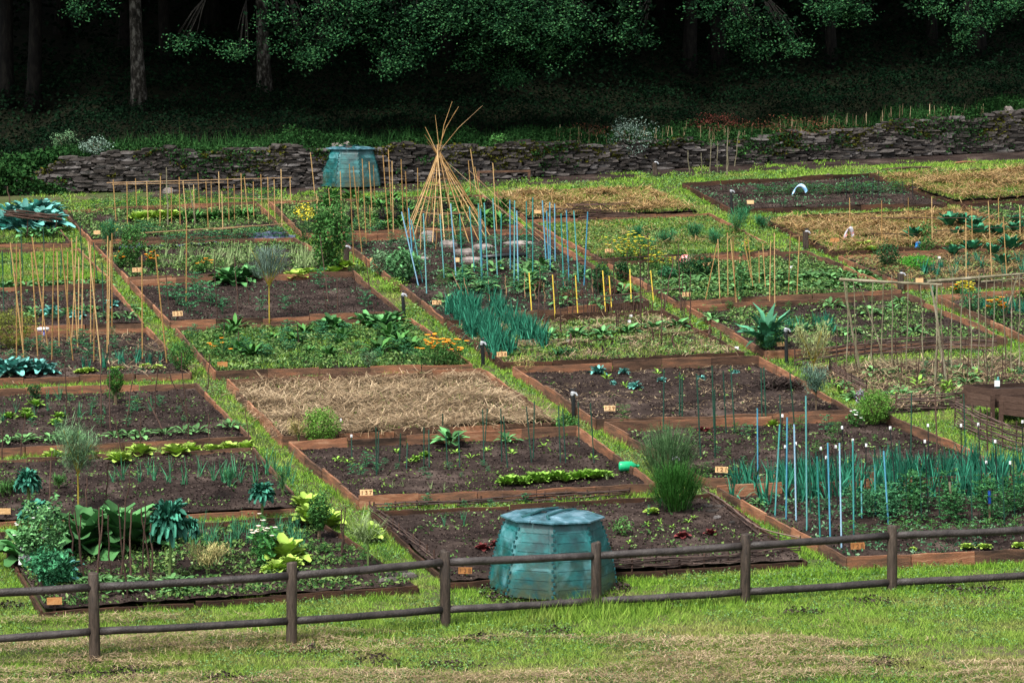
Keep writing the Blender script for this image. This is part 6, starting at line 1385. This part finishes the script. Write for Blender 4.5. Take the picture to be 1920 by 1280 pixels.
# white plastic sheet at the left edge
b = at(52, 1062); mb = MB(); n = 8; U, V = np.meshgrid(np.linspace(-.12, .12, n), np.linspace(-.10, .10, n)); Z = .13+V*.9+.03*R.normal(size=U.shape); i = np.arange(n*n).reshape(n, n); F = np.stack([i[:-1, :-1], i[:-1, 1:], i[1:, 1:], i[1:, :-1]], -1).reshape(-1, 4)
mb.add(np.c_[U.ravel(), V.ravel(), Z.ravel()], F); tag(mb.build('plastic_bag', m_white, None, False, b), 'crumpled white plastic bag on the board at the left edge', 'bag')
# blue and white sack over a hoop
def sack(px, py, w_, h_, cols, label, lean=1):
    b = at(px, py); s = scale_at(b); W, Hh = w_/s, h_/s; mb = MB(); k = 12; n = 8; V = []
    for i in range(k):
        t = i/(k-1); a = math.pi*t*.8+.25; c = Vector((-math.cos(a)*W*.42*lean, 0, math.sin(a)*Hh*.85+.02))
        for j in range(n):
            q = j/n*6.28; r = Hh*.25*(1-.35*t)*(.9+.2*R.rand()); V.append((c.x+math.cos(q)*r*.6, c.y+math.sin(q)*r, c.z+math.cos(q)*r*.7))
    mb.add(V, [[i*n+j, i*n+(j+1) % n, (i+1)*n+(j+1) % n, (i+1)*n+j] for i in range(k-1) for j in range(n)]); mb.f += [(np.array([[j for j in range(n)]]), 0), (np.array([[(k-1)*n+j for j in range(n)][::-1]]), 0)]
    return tag(mb.build('sack', cols, None, True, b), label, 'bag')
sack(1500, 368, 30, 22, M('blue_white_sack', [(.02, .22, .55), (.35, .6, .85), (.8, .85, .9)], 9, 0, .35, .4), 'folded blue and white plastic sack in the far vegetable row')
sack(1592, 452, 26, 26, M('silver_red_sack', [(.75, .12, .03), (.25, .27, .30), (.6, .62, .65)], 8, 0, .3, .5), 'crumpled silver and red bag tied to a stake', .7)
b = at(1722, 475); t = up(b, 1722, 459); mb = MB(); box(mb, (0, 0, 0), (.14, .05, .13), .3, jit=.02); tag(mb.build('bird_scarer', M('blue_rag', [(.02, .2, .6), (.05, .35, .8)], 6, 0, .4), None, False, t), 'bright blue rag hanging among the leaves at the right', 'rag')
# E1 row, E2/E3 cabbages
for i in range(34): x = 1420+i*8.3; put('potato' if i % 2 else 'tomato', x, 366-(x-1420)*.02, R.uniform(14, 22), 'potato_plant', 'potato plant in the far row beside the blue sack', 'vegetable', 'far potato row beside the blue sack', 1.5, 3)
for i, (x, y, h) in enumerate([(1780, 428, 36), (1806, 425, 30), (1829, 432, 32), (1836, 448, 34), (1794, 446, 24), (1870, 446, 30), (1905, 440, 30), (1821, 476, 32), (1787, 480, 26), (1862, 480, 28), (1895, 474, 40), (1905, 420, 22), (1712, 450, 30), (1878, 500, 30)]): put('greencab', x, y, h*.85, 'cabbage', '%s of the upright cabbages under the wire trellis, right edge' % nth(i, 14), 'vegetable', 'upright cabbages at the right edge', 1)
bush(1738, 450, 38, 34, l_green, 'light leafy bush left of the far cabbages', leaf=.05, n=500); bush(1665, 502, 52, 48, l_deep, 'tall dark bush left of the bright parsley', leaf=.05, n=1100); bush(1720, 506, 72, 28, leafmat('leaf_parsley', (.04, .2, .015)), 'bright green parsley hedge right of the dark bush', 'herb', 'parsley', .035, 1800, lump=.1); bush(1735, 480, 34, 40, l_green, 'leafy shrub above the parsley hedge', leaf=.05, n=500)
for i in range(16): put('leek', R.uniform(1715, 1920), R.uniform(492, 522), R.uniform(20, 30), 'leek', 'leek in the far right bed under the cabbages', 'vegetable', 'leeks of the far right bed', .9)
for i, (x, y, h) in enumerate([(1735, 515, 34), (1765, 505, 26), (1750, 540, 30)]): put('leek', x, y, h, 'leek', '%s of three big leeks near the parsley' % nth(i, 3), 'vegetable', 'big leeks near the parsley', 1.4)
for i, (x, y) in enumerate([(1612, 462), (1628, 460), (1635, 470)]): put('lettuce', x, y, 9, 'lettuce', '%s of three pale lettuces right of the silver bag' % nth(i, 3), 'vegetable', 'pale lettuces right of the silver bag', 1.5)
bush(1820, 585, 50, 46, l_teal, 'blue green bush right behind the yellow flowers', leaf=.04, n=900); bush(1810, 556, 46, 30, l_green, 'yellow flower heads at the right, under the pole rail', 'flowers', 'yellow_flowers', .04, 260, m_stem, fl=(f_ye, 80, .04, .3)); marig(1795, 560, 26, 28, 'orange marigold left of the yellow flowers, right side', 9); marig(1868, 602, 44, 44, 'orange marigold group with wide open flowers at the right', 18, fs=.06); marig(1912, 560, 20, 14, 'marigold cut by the right edge', 5)
for i in range(14): put('leek', R.uniform(1840, 1920), R.uniform(575, 592), R.uniform(22, 34), 'leek', 'leek behind the orange marigolds, right edge', 'vegetable', 'leeks behind the marigolds', .9)
for i in range(46): put(['squashp', 'tomato', 'seedling'][i % 3], R.uniform(1560, 1915), R.uniform(690, 750), R.uniform(10, 20), 'bean_plant', 'small leafy plant on the mulch under the pole trellis', 'vegetable', 'small plants under the pole trellis', 1.3)
bush(1775, 740, 28, 28, l_lime, 'bright young shrub left of the wooden planters', leaf=.07, n=120)
# bank top: silver bush, red heather, ferns, stalks
bush(1182, 300, 105, 78, leafmat('leaf_silver_bush', (.11, .16, .13), k=(.3, 1, 1.8)), 'silver leaved shrub hanging over the stone wall', leaf=.055, n=2200, lump=.3, asp=.4); bush(1345, 256, 135, 44, leafmat('leaf_red_heath', (.10, .022, .015), k=(.4, 1, 1.8)), 'reddish brown heather on top of the wall', 'heather', 'heather', .04, 1500); bush(1490, 252, 210, 34, l_heath, 'rusty bracken on the wall top at the right', 'bracken', 'bracken', .06, 1000, asp=.3); bush(1095, 262, 120, 30, l_heath, 'rusty dead bracken left of the silver shrub', 'bracken', 'bracken', .06, 500, asp=.3)
bush(1075, 305, 36, 30, l_green, 'fresh fern growing out of the wall face', 'fern', 'fern', .06, 420); bush(935, 290, 40, 40, l_green, 'green fern draped over the wall near the bench frame', 'fern', 'fern', .07, 520); bush(1380, 300, 60, 34, l_green, 'green leafy clump at the wall foot', leaf=.08, n=350); bush(1630, 268, 40, 16, l_green, 'small green plant in the wall face at the right', leaf=.06, n=180)
bush(178, 292, 70, 34, l_silver, 'grey green shrub on the left end of the wall top', leaf=.05, n=900); bush(120, 285, 56, 40, l_grey, 'pale bush left of the grey green shrub on the wall', leaf=.05, n=700); bush(188, 312, 26, 14, l_grey, 'small pale plant in the left wall face', leaf=.04, n=150)
mb = MB(); n = 260; x = R.uniform(1, 13, n); d = R.uniform(.1, .8, n); y = wall_y(x)+d; strips(mb, np.c_[x, y, G(x, y)], R.uniform(0, 6.28, n), R.uniform(.15, .45, n), .018, R.uniform(1.3, 1.6, n), R.uniform(-.1, .2, n), 2, [1, .8, .5])
tag(mb.build('dead_stalks', m_straw), 'dead pale stalks sticking up along the wall top', 'stalks', kind='stuff')
for a in [(632, 279, 26, 10, 'pinkish stone left on the wall top above the far bin'), (650, 277, 16, 12, 'second pinkish stone on the wall top above the far bin'), (1891, 212, 18, 12, 'white rock on the wall top at the right'), (315, 362, 22, 10, 'grey block at the wall foot behind the bean trellis'), (1552, 336, 16, 10, 'pale rock in the far soil bed'), (1408, 290, 16, 10, 'whitish stone in the wall by the silver shrub')]: rock(*a, flat=.55, name='rock')
# timber frame by the wall, planks and logs
root = empty('timber_frame', at(945, 338)); tag(root, 'low orange brown timber frame standing by the wall foot', 'timber frame')
A, B = at(897, 345), at(992, 341)
for q in (A, B): mb = MB(); box(mb, q-root.location+Vector((0, 0, .13)), (.07, .06, .32)); mb.build('post', m_bambooi if False else m_plank, root)
mb = MB(); d = B-A; box(mb, (A+B)/2-root.location+Vector((0, 0, .29)), (d.length+.05, .06, .05), math.atan2(d.y, d.x)); mb.build('top_rail', m_plank, root)
for i, (x0, y0, x1, y1, r_) in enumerate([(1655, 321, 1745, 316, .035), (1790, 308, 1830, 306, .03), (1440, 556, 1580, 546, .03), (1610, 686, 1640, 688, .015), (1595, 568, 1440, 560, .02)]):
    a, b = at(x0, y0), at(x1, y1); o = MB(); tube(o, [(0, 0, r_), (b-a)*.5+Vector((0, 0, r_+.02)), (b-a)+Vector((0, 0, r_))], [r_, r_*.9, r_*.7], 7)
    tag(o.build('log', m_stick if i != 1 else m_plank, None, False, a), ['long dark log below the far right wall', 'reddish short log at the far right', 'dark pole lying along the board left of the pole trellis', 'short pale stick on the soil under the pole trellis', 'thin pale pole on the board behind the artichoke'][i], 'log')
for (x, y) in [(700, 425), (770, 452)]: pass
